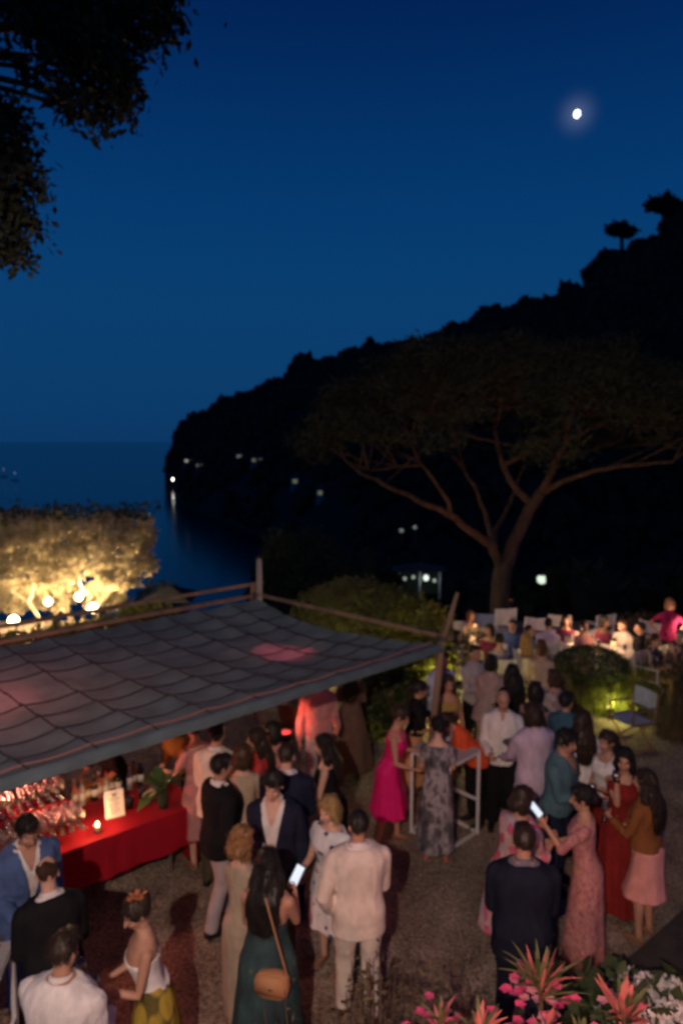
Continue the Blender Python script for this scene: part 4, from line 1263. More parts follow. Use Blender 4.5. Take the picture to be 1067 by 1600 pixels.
def co_of(me):
    a = np.empty(len(me.vertices) * 3, dtype=np.float32); me.vertices.foreach_get('co', a); return a.reshape(-1, 3).astype(np.float64)
def no_of(me):
    a = np.empty(len(me.vertices) * 3, dtype=np.float32); me.vertices.foreach_get('normal', a); return a.reshape(-1, 3).astype(np.float64)
def wob(P, freq, seed, aniso=(1, 1, 1)):
    r = np.random.default_rng(seed); out = np.zeros(len(P))
    for k in range(7):
        d = r.normal(size=3) * np.array(aniso); d /= np.linalg.norm(d) + 1e-9
        out += np.sin(P @ d * freq * (.6 + .9 * r.random()) + r.random() * 6.28)
    return out / 3.5
def creases(P, freq, seed, aniso):
    r = np.random.default_rng(seed); out = np.zeros(len(P))
    W = np.stack([wob(P, 9, seed + 1), wob(P, 9, seed + 2), wob(P, 9, seed + 3)], 1) * .035
    Q = P + W
    for k in range(6):
        d = r.normal(size=3) * np.array(aniso); d /= np.linalg.norm(d) + 1e-9
        out += (1 - np.abs(np.sin(Q @ d * freq * (.35 + .7 * r.random()) + r.random() * 6.28))) ** 2.2
    return out / 2.4 - .5
def drop_faces(me, mask_fn):
    """remove the faces whose centre satisfies the mask"""
    import bmesh
    n = len(me.polygons); c = np.empty(n * 3, dtype=np.float32); me.polygons.foreach_get('center', c); c = c.reshape(-1, 3)
    mk = mask_fn(c)
    if not mk.any(): return
    bm = bmesh.new(); bm.from_mesh(me); bm.faces.ensure_lookup_table()
    bmesh.ops.delete(bm, geom=[bm.faces[i] for i in np.nonzero(mk)[0]], context='FACES')
    for _ in range(6):       # smooth the cut edge
        bd_ = [e for e in bm.edges if e.is_boundary]
        nb = {}
        for e in bd_:
            a, b = e.verts; nb.setdefault(a, []).append(b); nb.setdefault(b, []).append(a)
        new = {v: v.co * .5 + sum((w.co for w in l), Vector()) / len(l) * .5 for v, l in nb.items() if len(l) == 2}
        for v, c_ in new.items(): v.co = c_
    bm.to_mesh(me); bm.free()

TOR = {'m': [(.82, .10, .085, .0), (.88, .155, .112, .008), (.95, .168, .120, .012), (1.03, .155, .110, .0), (1.10, .150, .104, -.005), (1.20, .162, .112, -.005),
             (1.30, .180, .122, -.002), (1.38, .186, .115, .006), (1.43, .160, .090, .014), (1.47, .100, .070, .02), (1.50, .060, .060, .016)],
       'f': [(.82, .105, .09, .0), (.88, .165, .115, .012), (.95, .174, .124, .018), (1.03, .148, .105, .006), (1.11, .122, .090, .0), (1.20, .130, .100, -.008),
             (1.29, .148, .122, -.020), (1.37, .152, .104, -.004), (1.42, .135, .080, .012), (1.46, .080, .060, .018), (1.50, .050, .052, .014)]}
def tor_at(sex, z):
    T = np.array(TOR[sex]); return [np.interp(z, T[:, 0], T[:, i]) for i in (1, 2, 3)]
def ering(cx, cy, z, rx, ry, n=24, e=2.4, fold=0, amp=0, ph=0):
    out = []
    for k in range(n):
        a = 2 * PI * k / n
        c, s = math.cos(a), math.sin(a)
        q = 1 + (amp * math.sin(fold * a + ph) + amp * .5 * math.sin((fold * 2 + 1) * a + ph * 2) if amp else 0)
        out.append((cx + q * rx * math.copysign(abs(c) ** (2 / e), c), cy + q * ry * math.copysign(abs(s) ** (2 / e), s), z))
    return out

HANDS = {'down': (.27, .00, .80), 'swing': (.26, -.16, .84), 'back': (.25, .14, .83), 'waist': (.15, -.30, 1.06), 'glass': (.13, -.30, 1.20),
         'glassout': (.22, -.34, 1.14), 'drink': (.05, -.18, 1.47), 'phone': (.12, -.34, 1.22), 'pocket': (.215, -.07, .90), 'hip': (.19, .01, 1.02),
         'cross': (-.08, -.21, 1.16), 'cross2': (-.06, -.23, 1.12), 'behind': (.05, .17, .96), 'reach': (.20, -.48, 1.10), 'reachlow': (.14, -.46, .94), 'talk': (.28, -.26, 1.24), 'chest': (.04, -.29, 1.19), 'face': (.08, -.16, 1.50), 'shoulder': (.08, -.22, 1.42), 'lap': (.08, -.28, .98), 'sup': (.30, -.30, 1.35)}
SKIN = {'fair': (.60, .36, .26), 'tan': (.46, .25, .165), 'olive': (.40, .22, .14), 'dark': (.20, .11, .07)}
HAIRC = {'black': (.012, .010, .009), 'dark': (.026, .016, .011), 'brown': (.055, .030, .016), 'chestnut': (.10, .045, .02), 'blond': (.34, .19, .075), 'goldcurl': (.26, .13, .05), 'grey': (.25, .23, .22)}
def hair_mat(c):
    return mat('hair_' + c, HAIRC[c], rough=.5, noise=.5, nscale=60, stretch=(1, 1, .12), bump=.8, bscale=220, spec=.35)
M_skin = mat('skin', (.5, .3, .2), rough=.5, attr='Col', noise=.06, nscale=30, spec=.4)
def cloth_mat(key, c, **k):
    kw = dict(rough=.88, noise=.14, nscale=14, bump=.40, bscale=26, spec=.12, stretch=(1, 1, .55)); kw.update(k)
    return mat('cloth_' + key, c, **kw)
PEOPLE = []

def person(px, py, H, yaw, sex, label, hair=('short', 'dark'), skin='tan', arms=('down', 'down'), lean=0, side=0, head=(0, 0), sit=False, fat=1.0,
           wear=(), shoes=None, stance=0, seed=None, z0=0.0, seat_z=.46, group=None, elbow=0, lip=True):
    """px,py: top of the head in the photograph. wear: list of garments, inner first."""
    seed = seed if seed is not None else len(PEOPLE) + 1
    r = random.Random(seed * 13 + 5)
    s = H / 1.75 if sex == 'm' else H / 1.72
    F = fat
    drop = (.93 - seat_z / s) if sit else 0.0
    # ---------- skeleton, standing upright, facing -Y, 1.75 m
    shx = .178 * F if sex == 'm' else .150 * F
    SH = {q: Vector((q * (shx - .008), .012, 1.372)) for q in (1, -1)}
    L1, L2 = (.295, .255) if sex == 'm' else (.275, .24)
    AR = {}
    for q, pose in ((1, arms[0]), (-1, arms[1])):
        t = HANDS[pose] if isinstance(pose, str) else pose
        w = Vector((q * t[0], t[1], t[2]))
        d = w - SH[q]; dist = min(d.length, (L1 + L2) * .985); d = d.normalized()
        w = SH[q] + d * dist
        a = (L1 * L1 - L2 * L2 + dist * dist) / (2 * dist); h = math.sqrt(max(0, L1 * L1 - a * a))
        hint = Vector((q * (.75 if pose in ('hip', 'pocket', 'sup') else .35), .75 if pose not in ('hip',) else .2, -.75))
        if pose in ('cross', 'cross2'): hint = Vector((q * .8, -.2, -.8))
        n = hint - d * hint.dot(d); n.normalize()
        AR[q] = (SH[q], SH[q] + d * a + n * h, w)
    st = stance
    if sit:
        hz = .93
        LG = {q: (Vector((q * .09, .02, hz)), Vector((q * (.11 + .03 * r.random()), -.40, hz + .02)), Vector((q * .11, -.38 + .05 * r.uniform(-1, 1), hz - seat_z / s + .09))) for q in (1, -1)}
    else:
        LG = {q: (Vector((q * .088 * F, .008, .90)), Vector((q * (.095 + .01 * r.random()), -.02 - q * st * .10, .50)), Vector((q * (.10 + .03 * r.random()), .03 - q * st * .26, .085))) for q in (1, -1)}
    # ---------- head frame
    hy, hp = rad(head[0]), rad(head[1])
    HC = Vector((0, -.012, 1.628))
    HR = Matrix.Rotation(hy, 3, 'Z') @ Matrix.Rotation(hp, 3, 'X')
    def hd(x, y, z): return HC + HR @ Vector((x, y, z))
    la, sa = rad(lean), rad(side)
    def warp(P):
        z = P[:, 2]; t = np.clip((z - .92) / .28, 0, 1); t = t * t * (3 - 2 * t)
        a = la * t; y = P[:, 1]; zz = z - .95
        Y = y * np.cos(a) - zz * np.sin(a); Z = y * np.sin(a) + zz * np.cos(a)
        b = sa * t; X = P[:, 0]
        X2 = X * np.cos(b) + Z * np.sin(b); Z2 = -X * np.sin(b) + Z * np.cos(b)
        Q = np.stack([np.where(t > 0, X2, X), np.where(t > 0, Y, y), np.where(t > 0, Z2 + .95, z)], 1)
        Q[:, 2] -= drop
        return Q * s
    top = warp(np.array([tuple(hd(0, .02, .122))]))[0]
    ya = rad(yaw)
    tx, ty = top[0] * math.cos(ya) - top[1] * math.sin(ya), top[0] * math.sin(ya) + top[1] * math.cos(ya)
    g = G(px, py, top[2] + z0)
    loc = Vector((g.x - tx, g.y - ty, z0))
    dist = math.hypot(g.x, g.y)
    vox = .0085 if dist < 7.2 else (.012 if dist < 11 else .017)
    root = bpy.data.objects.new('person', bpy.data.meshes.new('person_body'))
    COL.objects.link(root)
    root.location = loc; root.rotation_euler = (0, 0, ya)
    tag(root, label, 'person', group)
    info = dict(root=root, s=s, warp=warp, AR=AR, LG=LG, HC=HC, HR=HR, loc=loc, ya=ya, drop=drop)
    PEOPLE.append(info)
    af = (1.0 if sex == 'm' else .80) * (F ** .5); lf = (1.0 if sex == 'm' else .92) * (F ** .5)
    # ---------- body
    b = MB()
    b.loft([ering(0, cy, z, rx * F, ry * F) for z, rx, ry, cy in TOR[sex]])
    b.tube([(0, .02, 1.43), (0, .012, 1.50), hd(0, .012, -.05)], [.060 * (1 if sex == 'm' else .84), .055 * (1 if sex == 'm' else .84), .054 * (1 if sex == 'm' else .86)], 12)
    for q in (1, -1):
        a0, a1, a2 = AR[q]
        b.tube([a0, a0.lerp(a1, .35), a0.lerp(a1, .8), a1, a1.lerp(a2, .25), a1.lerp(a2, .7), a2], [.058 * af, .052 * af, .043 * af, .040 * af, .043 * af, .034 * af, .027 * af], 10)
        h0, h1, h2 = LG[q]
        bulge = Vector((0, .018, 0)) if not sit else Vector((0, .015, 0))
        b.tube([h0, h0.lerp(h1, .3), h0.lerp(h1, .75), h1, h1.lerp(h2, .3) + bulge, h1.lerp(h2, .75), h2], [.092 * lf, .085 * lf, .066 * lf, .056 * lf, .058 * lf, .040 * lf, .036 * lf], 10)
        fz = 1.0 if sex == 'm' else .80
        b.tube([h2 + Vector((0, .035 * fz, -.045)), h2 + Vector((0, -.03, -.05)), h2 + Vector((q * .01, -.13 * fz, -.062)), h2 + Vector((q * .012, -.175 * fz, -.066))], [.034 * fz, .036 * fz, .032 * fz, .02 * fz], 9)
    # head
    jw = 1.0 if sex == 'm' else .92
    b.ell(hd(0, .014, .026), (.075, .093, .094), HR, 16, 10)
    b.ell(hd(0, -.022, -.036), (.060 * jw, .070, .076), HR, 14, 9)
    b.ell(hd(0, -.060, -.092), (.030 * jw, .028, .022), HR, 10, 7)
    b.tube([hd(0, -.088, .016), hd(0, -.104, -.012), hd(0, -.112, -.030)], [.009, .012, .014], 8)
    b.ell(hd(0, -.078, .026), (.048, .016, .011), HR, 10, 6)
    for q in (1, -1):
        b.ell(hd(q * .040, -.066, -.030), (.020, .018, .017), HR, 8, 6)
        b.ell(hd(q * .078, .012, -.012), (.011, .020, .031), HR, 8, 6)
    b.ell(hd(0, -.089, -.056), (.024, .012, .007), HR, 8, 6)
    b.ell(hd(0, -.087, -.066), (.021, .012, .007), HR, 8, 6)
    # hands: palm in the body, fingers as bent chains rooted in the palm
    fing = MB()
    for q in (1, -1):
        a0, a1, a2 = AR[q]; d = (a2 - a1).normalized(); hs = .92 if sex == 'm' else .82
        pose = arms[0] if q == 1 else arms[1]
        grip = pose in ('glass', 'glassout', 'drink', 'phone', 'sup', 'waist', 'chest')
        side_v = Vector((-q, 0, 0)); pn = side_v - d * side_v.dot(d)     # palm faces the body
        pn = pn.normalized() if pn.length > .05 else Vector((0, 0, -1))
        wv = d.cross(pn).normalized()
        thumb_dir = wv if wv.z > 0 or (abs(wv.z) < .2 and wv.y < 0) else -wv
        rings = []
        for t_, w_, h_ in ((-.01, .022, .018), (.03, .034, .016), (.07, .040, .015), (.092, .038, .012)):
            c = a2 + d * t_ * hs
            rings.append([c + (wv * math.cos(2 * PI * k / 10) * w_ + pn * math.sin(2 * PI * k / 10) * h_) * hs for k in range(10)])
        b.loft(rings)
        for k in range(4):
            off = (k - 1.5) * .0195 * hs
            base = a2 + d * .080 * hs - thumb_dir * off
            lens = [(.036, .024, .019), (.041, .028, .021), (.038, .026, .020), (.029, .020, .017)][k]
            ang = .18 if not grip else .75; cu_ = .30 if not grip else .85
            P = [base - d * .02, base]; dirv = d.copy(); acc = ang * (1 + .12 * k)
            for L_ in lens:
                dv = (d * math.cos(acc) + pn * math.sin(acc)); P.append(P[-1] + dv * L_ * hs); acc += cu_
            fing.tube(P, [.0088 * hs, .0088 * hs, .0082 * hs, .0075 * hs, .0062 * hs], 6)
        tb = a2 + d * .025 * hs + thumb_dir * .028 * hs
        td = (d * .65 + thumb_dir * .65 + pn * (.35 if not grip else .8)).normalized()
        fing.tube([tb - td * .02, tb + td * .035 * hs, tb + td * .06 * hs + (d * .5 + pn * .4) * .012], [.0115 * hs, .0105 * hs, .0078 * hs], 6)
    fing_me = fing
    sk = SKIN[skin]; hcol = HAIRC[hair[1]]
    def body_cb(me, fing=fing_me):
        P = co_of(me)
        Rn = np.array(HR); Lh = (P - np.array(HC)) @ Rn
        # eye sockets
        for q in (1, -1):
            dd = np.exp(-(((Lh[:, 0] - q * .031) / .016) ** 2 + ((Lh[:, 2] - .004) / .010) ** 2))
            m = (Lh[:, 1] < -.045) & (np.abs(Lh[:, 2]) < .05)
            Lh[:, 1] += np.where(m, dd * .010, 0)
        P = Lh @ Rn.T + np.array(HC)
        col = np.tile(np.array([*sk, 1.0]), (len(P), 1))
        def blend(wt, c):
            nonlocal col
            w = np.clip(wt, 0, 1)[:, None]; col[:, :3] = col[:, :3] * (1 - w) + np.array(c) * w
        front = (Lh[:, 1] < -.04) & (np.abs(Lh[:, 2]) < .13)
        G2 = lambda x, z, rx, rz: np.exp(-(((Lh[:, 0] - x) / rx) ** 2 + ((Lh[:, 2] - z) / rz) ** 2)) * front
        if sex == 'm':
            blend(.30 * G2(0, -.075, .055, .035), tuple(c * .45 for c in sk))
        for q in (1, -1):
            blend(.45 * G2(q * .040, -.030, .022, .018), (sk[0] * 1.05, sk[1] * .75, sk[2] * .72))
            blend(.9 * G2(q * .031, .005, .0135, .0060), (.55, .46, .40))
            blend(1.5 * G2(q * .031, .005, .0062, .0062), (.02, .012, .01))
            blend(.6 * G2(q * .031, .0135, .016, .0030), (.10, .055, .04))
            blend(.85 * G2(q * .033, .026, .020, .0055), tuple(min(1, c * 1.2 + .01) for c in hcol))
        blend(1.1 * G2(0, -.061, .021, .0085), (sk[0] * .85, sk[1] * .42, sk[2] * .42) if sex == 'f' else (sk[0] * .8, sk[1] * .6, sk[2] * .58))
        blend(.5 * G2(0, -.0605, .019, .0022), (.10, .03, .03))
        P2 = warp(P)
        # fingers join the palms
        nf = len(fing.v); fv = warp(np.array(fing.v))
        n0 = len(P2)
        k = len(me.polygons)
        faces = [tuple(p.vertices) for p in me.polygons] + [tuple(i + n0 for i in f) for f in fing.f]
        new = root.data
        new.from_pydata(np.concatenate([P2, fv]).tolist(), [], faces)
        ca = new.color_attributes.new('Col', 'FLOAT_COLOR', 'POINT')
        ca.data.foreach_set('color', np.concatenate([col, np.tile(np.array([*sk, 1.0]), (nf, 1))]).astype(np.float32).ravel())
        new.polygons.foreach_set('use_smooth', np.ones(len(new.polygons), dtype=bool))
        new.materials.append(M_skin)
        bpy.data.meshes.remove(me)
    remesh_job(b, vox, 3, body_cb)

    def garment(name, mb, m, amp=.004, freq=26, aniso=(1, 1, .45), cut=None, voxel=None, it=3, solid=False, lab=None):
        def cb(me):
            P = co_of(me); N = no_of(me)
            if name == 'hair': P = P + N * (amp * wob(P, freq, seed * 7 + hash_name(name), aniso))[:, None]
            else: P = P + N * np.maximum(-.004, amp * (.35 * wob(P, freq, seed * 7 + hash_name(name), aniso) + 1.7 * creases(P, freq * 1.1, seed * 5 + hash_name(name), aniso)))[:, None]
            me.vertices.foreach_set('co', P.astype(np.float32).ravel())
            if cut is not None: drop_faces(me, cut)
            me.vertices.foreach_set('co', warp(co_of(me)).astype(np.float32).ravel())
            me.update()
            o = link(name, me, m, root)
            if lab: o['label'] = lab
            if name == 'hair' and dist < 9.5 and hs_ != 'balding': strands(o, me, m)
        remesh_job(mb, voxel or max(.0105, vox), it, cb)

    def sleeve(mb, inf, frac, cuff=1.0):
        for q in (1, -1):
            a0, a1, a2 = AR[q]
            R = [.058 * af + inf, .052 * af + inf, .043 * af + inf, .041 * af + inf, .043 * af + inf, .036 * af + inf * 1.05, .029 * af + inf * 1.1]
            Pp = [a0, a0.lerp(a1, .35), a0.lerp(a1, .8), a1, a1.lerp(a2, .25), a1.lerp(a2, .7), a2 - (a2 - a1).normalized() * .015]
            tt = [0, .175, .4, .5, .625, .85, 1.0]
            if frac >= .98: mb.tube(Pp, R, 10)
            else:
                PP, RR = [], []
                for k in range(len(tt)):
                    if tt[k] < frac: PP.append(Pp[k]); RR.append(R[k])
                    else:
                        u = (frac - tt[k - 1]) / (tt[k] - tt[k - 1]); PP.append(Pp[k - 1].lerp(Pp[k], u)); RR.append((R[k - 1] + (R[k] - R[k - 1]) * u) * 1.06 * cuff); break
                mb.tube(PP, RR, 10)
    def trunk_loft(mb, z0, z1, inf, flare=0.0, n=14):
        rings = []
        for k in range(n + 1):
            z = z0 + (z1 - z0) * k / n
            rx, ry, cy = tor_at(sex, max(z, .885)); f = flare * max(0, (1.05 - z) / .25)
            rings.append(ering(0, cy, z, rx * F + inf + f, ry * F + inf + f))
        mb.loft(rings)
    def neck_ring(mb, z, R, th, back=.018):
        mb.loft([[(Vector((math.cos(a) * (R + th * math.cos(t)), .018 + math.sin(a) * (R + th * math.cos(t)) * 1.0, z + th * 1.5 * math.sin(t) + back * math.sin(a)))) for t in np.linspace(0, 2 * PI, 7)[:-1]] for a in np.linspace(0, 2 * PI, 21)[:-1]], closed=True)

    for g_ in wear:
        kind = g_['k']; m = g_['m']
        if kind == 'shirt':
            under = any(w_['k'] == 'jacket' for w_ in wear)
            mb = MB(); trunk_loft(mb, g_.get('hem', .86), 1.492, .010 if under else g_.get('inf', .016), 0 if under else g_.get('flare', .006)); sleeve(mb, .006 if under else .015, g_.get('sleeve', 1.0))
            cb_ = MB(); Rc = .066 if sex == 'm' else .058
            cb_.loft([[(math.cos(a) * r_, .018 + math.sin(a) * r_, z_ + .014 * math.sin(a)) for r_, z_ in ((Rc + .012, 1.468), (Rc + .010, 1.492), (Rc - .002, 1.512), (Rc - .008, 1.510), (Rc, 1.480))] for a in np.linspace(-PI / 2 + .30, 1.5 * PI - .30, 26)])
            cb_.v = [tuple(p) for p in warp(np.array(cb_.v))]
            part('collar', cb_, m, root)
            v = g_.get('v', 0)
            cut = (lambda c, v=v: (c[:, 1] < -.02) & (c[:, 2] > 1.46 - v) & (np.abs(c[:, 0]) < .008 + (c[:, 2] - (1.46 - v)) * .36)) if v else None
            garment('shirt', mb, m, amp=.0008 if under else .0055, cut=cut, lab=g_.get('lab'))
        elif kind == 'jacket':
            mb = MB(); trunk_loft(mb, g_.get('hem', .79), 1.480, .031, .016); sleeve(mb, .022, g_.get('sleeve', .97), 1.05)
            for q in (1, -1):   # padded shoulders
                mb.ell((q * (shx - .012), .012, 1.395), (.066, .062, .046), None, 10, 7)
            neck_ring(mb, 1.474, .083, .014, -.006)
            op = g_.get('open', 0)
            cut = None
            if op:
                def cut(c, op=op):
                    x, y, z = c[:, 0], c[:, 1], c[:, 2]
                    w = np.where(z > 1.06, (z - 1.06) * (.19 * op) + .022 * op, np.maximum(.022 * op, (1.06 - z) * .16 * op))
                    return (y < -.03) & (np.abs(x) < w) & (z < 1.56)
            garment('jacket', mb, m, amp=.005, freq=20, cut=cut, lab=g_.get('lab'))
            if op:
                for q in (1, -1):      # lapels lie on the chest
                    lp = MB(); V = []
                    for k in range(7):
                        z = 1.44 - .055 * k; t_ = (1.44 - z) / .33
                        xi = (z - 1.06) * .19 * op + .020 * op; wd_ = .055 * (1 - abs(t_ - .35) * .9)
                        rx, ry, cy = tor_at(sex, z)
                        for x in (xi, xi + wd_):
                            yy = cy - (ry * F + .044) * math.sqrt(max(.05, 1 - min(.95, (x / (rx * F + .036)) ** 2))) if z < 1.40 else cy - .10 + .05 * (z - 1.40) / .06
                            V.append((q * x, yy, z))
                    W_ = warp(np.array(V)); lp.add(W_, [(2 * k, 2 * k + 1, 2 * k + 3, 2 * k + 2) for k in range(6)])
                    part('lapel', lp, m, root)
        elif kind == 'trousers':
            mb = MB(); mb.loft([ering(0, tor_at(sex, max(z, .885))[2], z, tor_at(sex, max(z, .885))[0] * F + .014, tor_at(sex, max(z, .885))[1] * F + .014) for z in (.84, .88, .92, .97, 1.02, 1.06)])
            wd = g_.get('wide', 1.0); ln = g_.get('len', 1.0)
            for q in (1, -1):
                h0, h1, h2 = LG[q]; e = h1.lerp(h2, ln) + Vector((0, .005, -.02 if ln > .9 else 0))
                mb.tube([h0, h0.lerp(h1, .35), h1, h1.lerp(h2, min(.5, ln * .5)) + Vector((0, .012, 0)), e], [.105 * lf * (1 if wd < 1.3 else 1.1), .096 * lf * wd ** .5, .075 * lf * wd, .070 * lf * wd, .062 * lf * wd], 12, round_caps=ln < .9)
            garment('trousers', mb, m, amp=.0055, freq=24, aniso=(1, 1, .8), lab=g_.get('lab'))
        elif kind in ('dress', 'skirt'):
            mb = MB(); hem = g_.get('hem', .45); hr = g_.get('hr', .26); fold = g_.get('fold', 7); fa = g_.get('fa', .06); topz = g_.get('top', 1.36) if kind == 'dress' else 1.08
            rings = []
            z1 = 1.0; nn = 12
            if sit:
                for q in (1, -1):
                    h0, h1, h2 = LG[q]; e = h1.lerp(h2, max(.05, min(.95, (.55 - hem) / .45)))
                    mb.tube([h0, h0.lerp(h1, .5), h1 + Vector((0, -.01, .0)), e], [.125 * lf, .115 * lf, .10 * lf, .10 * lf], 12)
                mb.tube([LG[1][1].lerp(LG[1][0], .1), LG[-1][1].lerp(LG[-1][0], .1)], [.09, .09], 10)
                mb.tube([LG[1][0], LG[-1][0]], [.12, .12], 10)
                rings.append(ering(0, .01, .9, .19 * F, .14 * F, 40))
                rings.append(ering(0, .01, 1.0, .17 * F, .125 * F, 40))
            else:
                sx = (AR and 0)
                kx = (LG[1][2].y + LG[-1][2].y) / 2
                for k in range(nn + 1):
                    t_ = k / nn; z = hem + (z1 - hem) * t_
                    rx, ry, cy = tor_at(sex, max(z, .95)); q_ = 1 - t_
                    bx = rx * F + .012; by = ry * F + .012
                    tight = g_.get('tight', 0)
                    R = bx + (hr - bx) * q_ ** (1.0 if not tight else 2.2); Ry = by + (hr * .88 - by) * q_ ** (1.0 if not tight else 2.2)
                    rings.append(ering(.012 * math.sin(t_ * 3 + seed), cy * t_ + .015, z, R, Ry, 40, 2.2, fold, fa * q_ ** .8, seed))
            if kind == 'dress':
                for z in np.linspace(1.04, topz, 10):
                    rx, ry, cy = tor_at(sex, z); i_ = g_.get('inf', .011)
                    rings.append(ering(0, cy, z, rx * F + i_, ry * F + i_, 40))
            else:
                for z in (1.04, 1.08):
                    rx, ry, cy = tor_at(sex, z); rings.append(ering(0, cy, z, rx * F + .013, ry * F + .013, 40))
            mb.loft(rings)
            if kind == 'dress':
                sl = g_.get('sleeve', 0)
                if sl: sleeve(mb, .013, sl, g_.get('cuff', 1.1))
                if g_.get('straps'):
                    for q in (1, -1):
                        mb.tube([(q * .085, -.11, topz - .03), (q * .09, -.07, 1.41), (q * .085, .02, 1.462), (q * .08, .09, 1.40), (q * .07, .11, topz - .03)], [.015] * 5, 7)
            garment('dress' if kind == 'dress' else 'skirt', mb, m, amp=g_.get('amp', .004), freq=22, cut=g_.get('cut'), lab=g_.get('lab'))
        elif kind == 'shawl':
            mb = MB(); trunk_loft(mb, g_.get('hem', 1.12), 1.44, .035, .03); sleeve(mb, .03, .35)
            garment('shawl', mb, m, amp=.010, freq=22)
        elif kind == 'belt':
            mb = MB(); rx, ry, cy = tor_at(sex, 1.03)
            mb.loft([ering(0, cy, z, rx * F + .022, ry * F + .022) for z in (1.015, 1.03, 1.045)])
            garment('belt', mb, m, amp=0)
    # ---------- hair
    hs_, hc = hair; hm = hair_mat(hc)
    if hs_ != 'bald':
        mb = MB()
        big = {'short': 1.0, 'balding': .97, 'crop': .965}.get(hs_, 1.06)
        mb.ell(hd(0, .026, .036), (.083 * big, .093 * big, .092 * big), HR, 16, 10)
        if hs_ in ('short', 'wavy'): mb.ell(hd(0, -.030, .092), (.062, .052, .036), HR, 12, 8)
        if hs_ == 'wavy': mb.ell(hd(0, .02, .07), (.092, .09, .08), HR, 12, 8)
        if hs_ in ('bob', 'curly'):
            w = 1.0 if hs_ == 'bob' else 1.12
            for q in (1, -1): mb.ell(hd(q * .068 * w, .016, -.040), (.036 * w, .064 * w, .098), HR, 12, 8)
            mb.ell(hd(0, .070, -.035), (.086 * w, .050 * w, .104), HR, 12, 8)
            mb.ell(hd(0, -.02, .085), (.07, .06, .04), HR, 12, 8)
        if hs_ in ('long', 'longwavy'):
            w = 1.0 if hs_ == 'long' else 1.15
            for q in (1, -1): mb.tube([hd(q * .066, -.004, .03), hd(q * .083 * w, .014, -.06), Vector((q * .090 * w, .035, 1.47)), Vector((q * .085 * w, .05, 1.36))], [.030, .034 * w, .036 * w, .022], 9)
            mb.loft([[hd(0, .070, z) + Vector((x * .088, y * .045, 0)) for x, y in [(math.cos(a), math.sin(a)) for a in np.linspace(0, 2 * PI, 15)[:-1]]] for z in (.05, -.02)] +
                    [[Vector((x * wx * w, yy + y * wy, z)) for x, y in [(math.cos(a), math.sin(a)) for a in np.linspace(0, 2 * PI, 15)[:-1]]] for z, wx, wy, yy in ((1.53, .105, .05, .085), (1.42, .125, .045, .13), (1.30, .125, .035, .142), (1.20, .09, .026, .135), (1.15, .04, .015, .128))])
            mb.ell(hd(0, -.02, .085), (.066, .056, .036), HR, 12, 8)
        if hs_ in ('bun', 'updo'):
            mb.ell(hd(0, .098, .070) if hs_ == 'updo' else hd(0, .115, .0), (.048, .045, .045), HR, 12, 8)
            mb.ell(hd(0, -.02, .085), (.066, .056, .034), HR, 12, 8)
        if hs_ == 'pony':
            mb.tube([hd(0, .10, .06), hd(0, .15, .0), hd(0, .155, -.10), hd(0, .13, -.22)], [.028, .036, .034, .012], 9)
            mb.ell(hd(0, -.02, .085), (.066, .056, .034), HR, 12, 8)
        cut = None
        Rn = np.array(HR); hc0 = np.array(HC)
        if hs_ == 'balding':
            def cut(c):
                l = (c - hc0) @ Rn
                return ((l[:, 2] > .075) & (l[:, 1] < .085)) | ((l[:, 2] > .03) & (l[:, 1] < -.035))
        if hs_ in ('short', 'crop', 'wavy'):
            def cut(c):
                l = (c - hc0) @ Rn
                return (l[:, 1] < -.032 + .0 * l[:, 2]) & (l[:, 2] < .055) | ((l[:, 2] < -.015) & (l[:, 1] < .028))
        amp = {'curly': .014, 'wavy': .010, 'longwavy': .010}.get(hs_, .0045)
        fr = {'curly': 75, 'wavy': 80, 'longwavy': 45}.get(hs_, 95)
        garment('hair', mb, hm, amp=amp, freq=fr, aniso=(1, 1, .5 if hs_ not in ('curly', 'wavy') else 1), cut=cut, voxel=max(.008, vox * .8), it=2)
    # ---------- shoes
    if shoes:
        for q in (1, -1):
            h0, h1, h2 = LG[q]; mb = MB()
            inf = .009 if shoes[0] == 'shoe' else .004
            fz = 1.0 if sex == 'm' else .80
            mb.tube([h2 + Vector((0, .038 * fz, -.044)), h2 + Vector((0, -.03, -.048)), h2 + Vector((q * .01, -.135 * fz, -.060)), h2 + Vector((q * .012, -.19 * fz, -.064))], [.034 * fz + inf, .036 * fz + inf, .034 * fz + inf, .022 * fz + inf], 9)
            mb.box(h2 + Vector((q * .006, -.07 * fz, -.081)), (.074 * fz, .235 * fz, .010))
            if shoes[0] == 'heel': mb.box(h2 + Vector((0, .045, -.07)), (.03, .03, .03))
            W_ = warp(np.array([tuple(p) for p in mb.v])); mb.v = [tuple(p) for p in W_]
            part('shoe', mb, shoes[1], root)
    return info

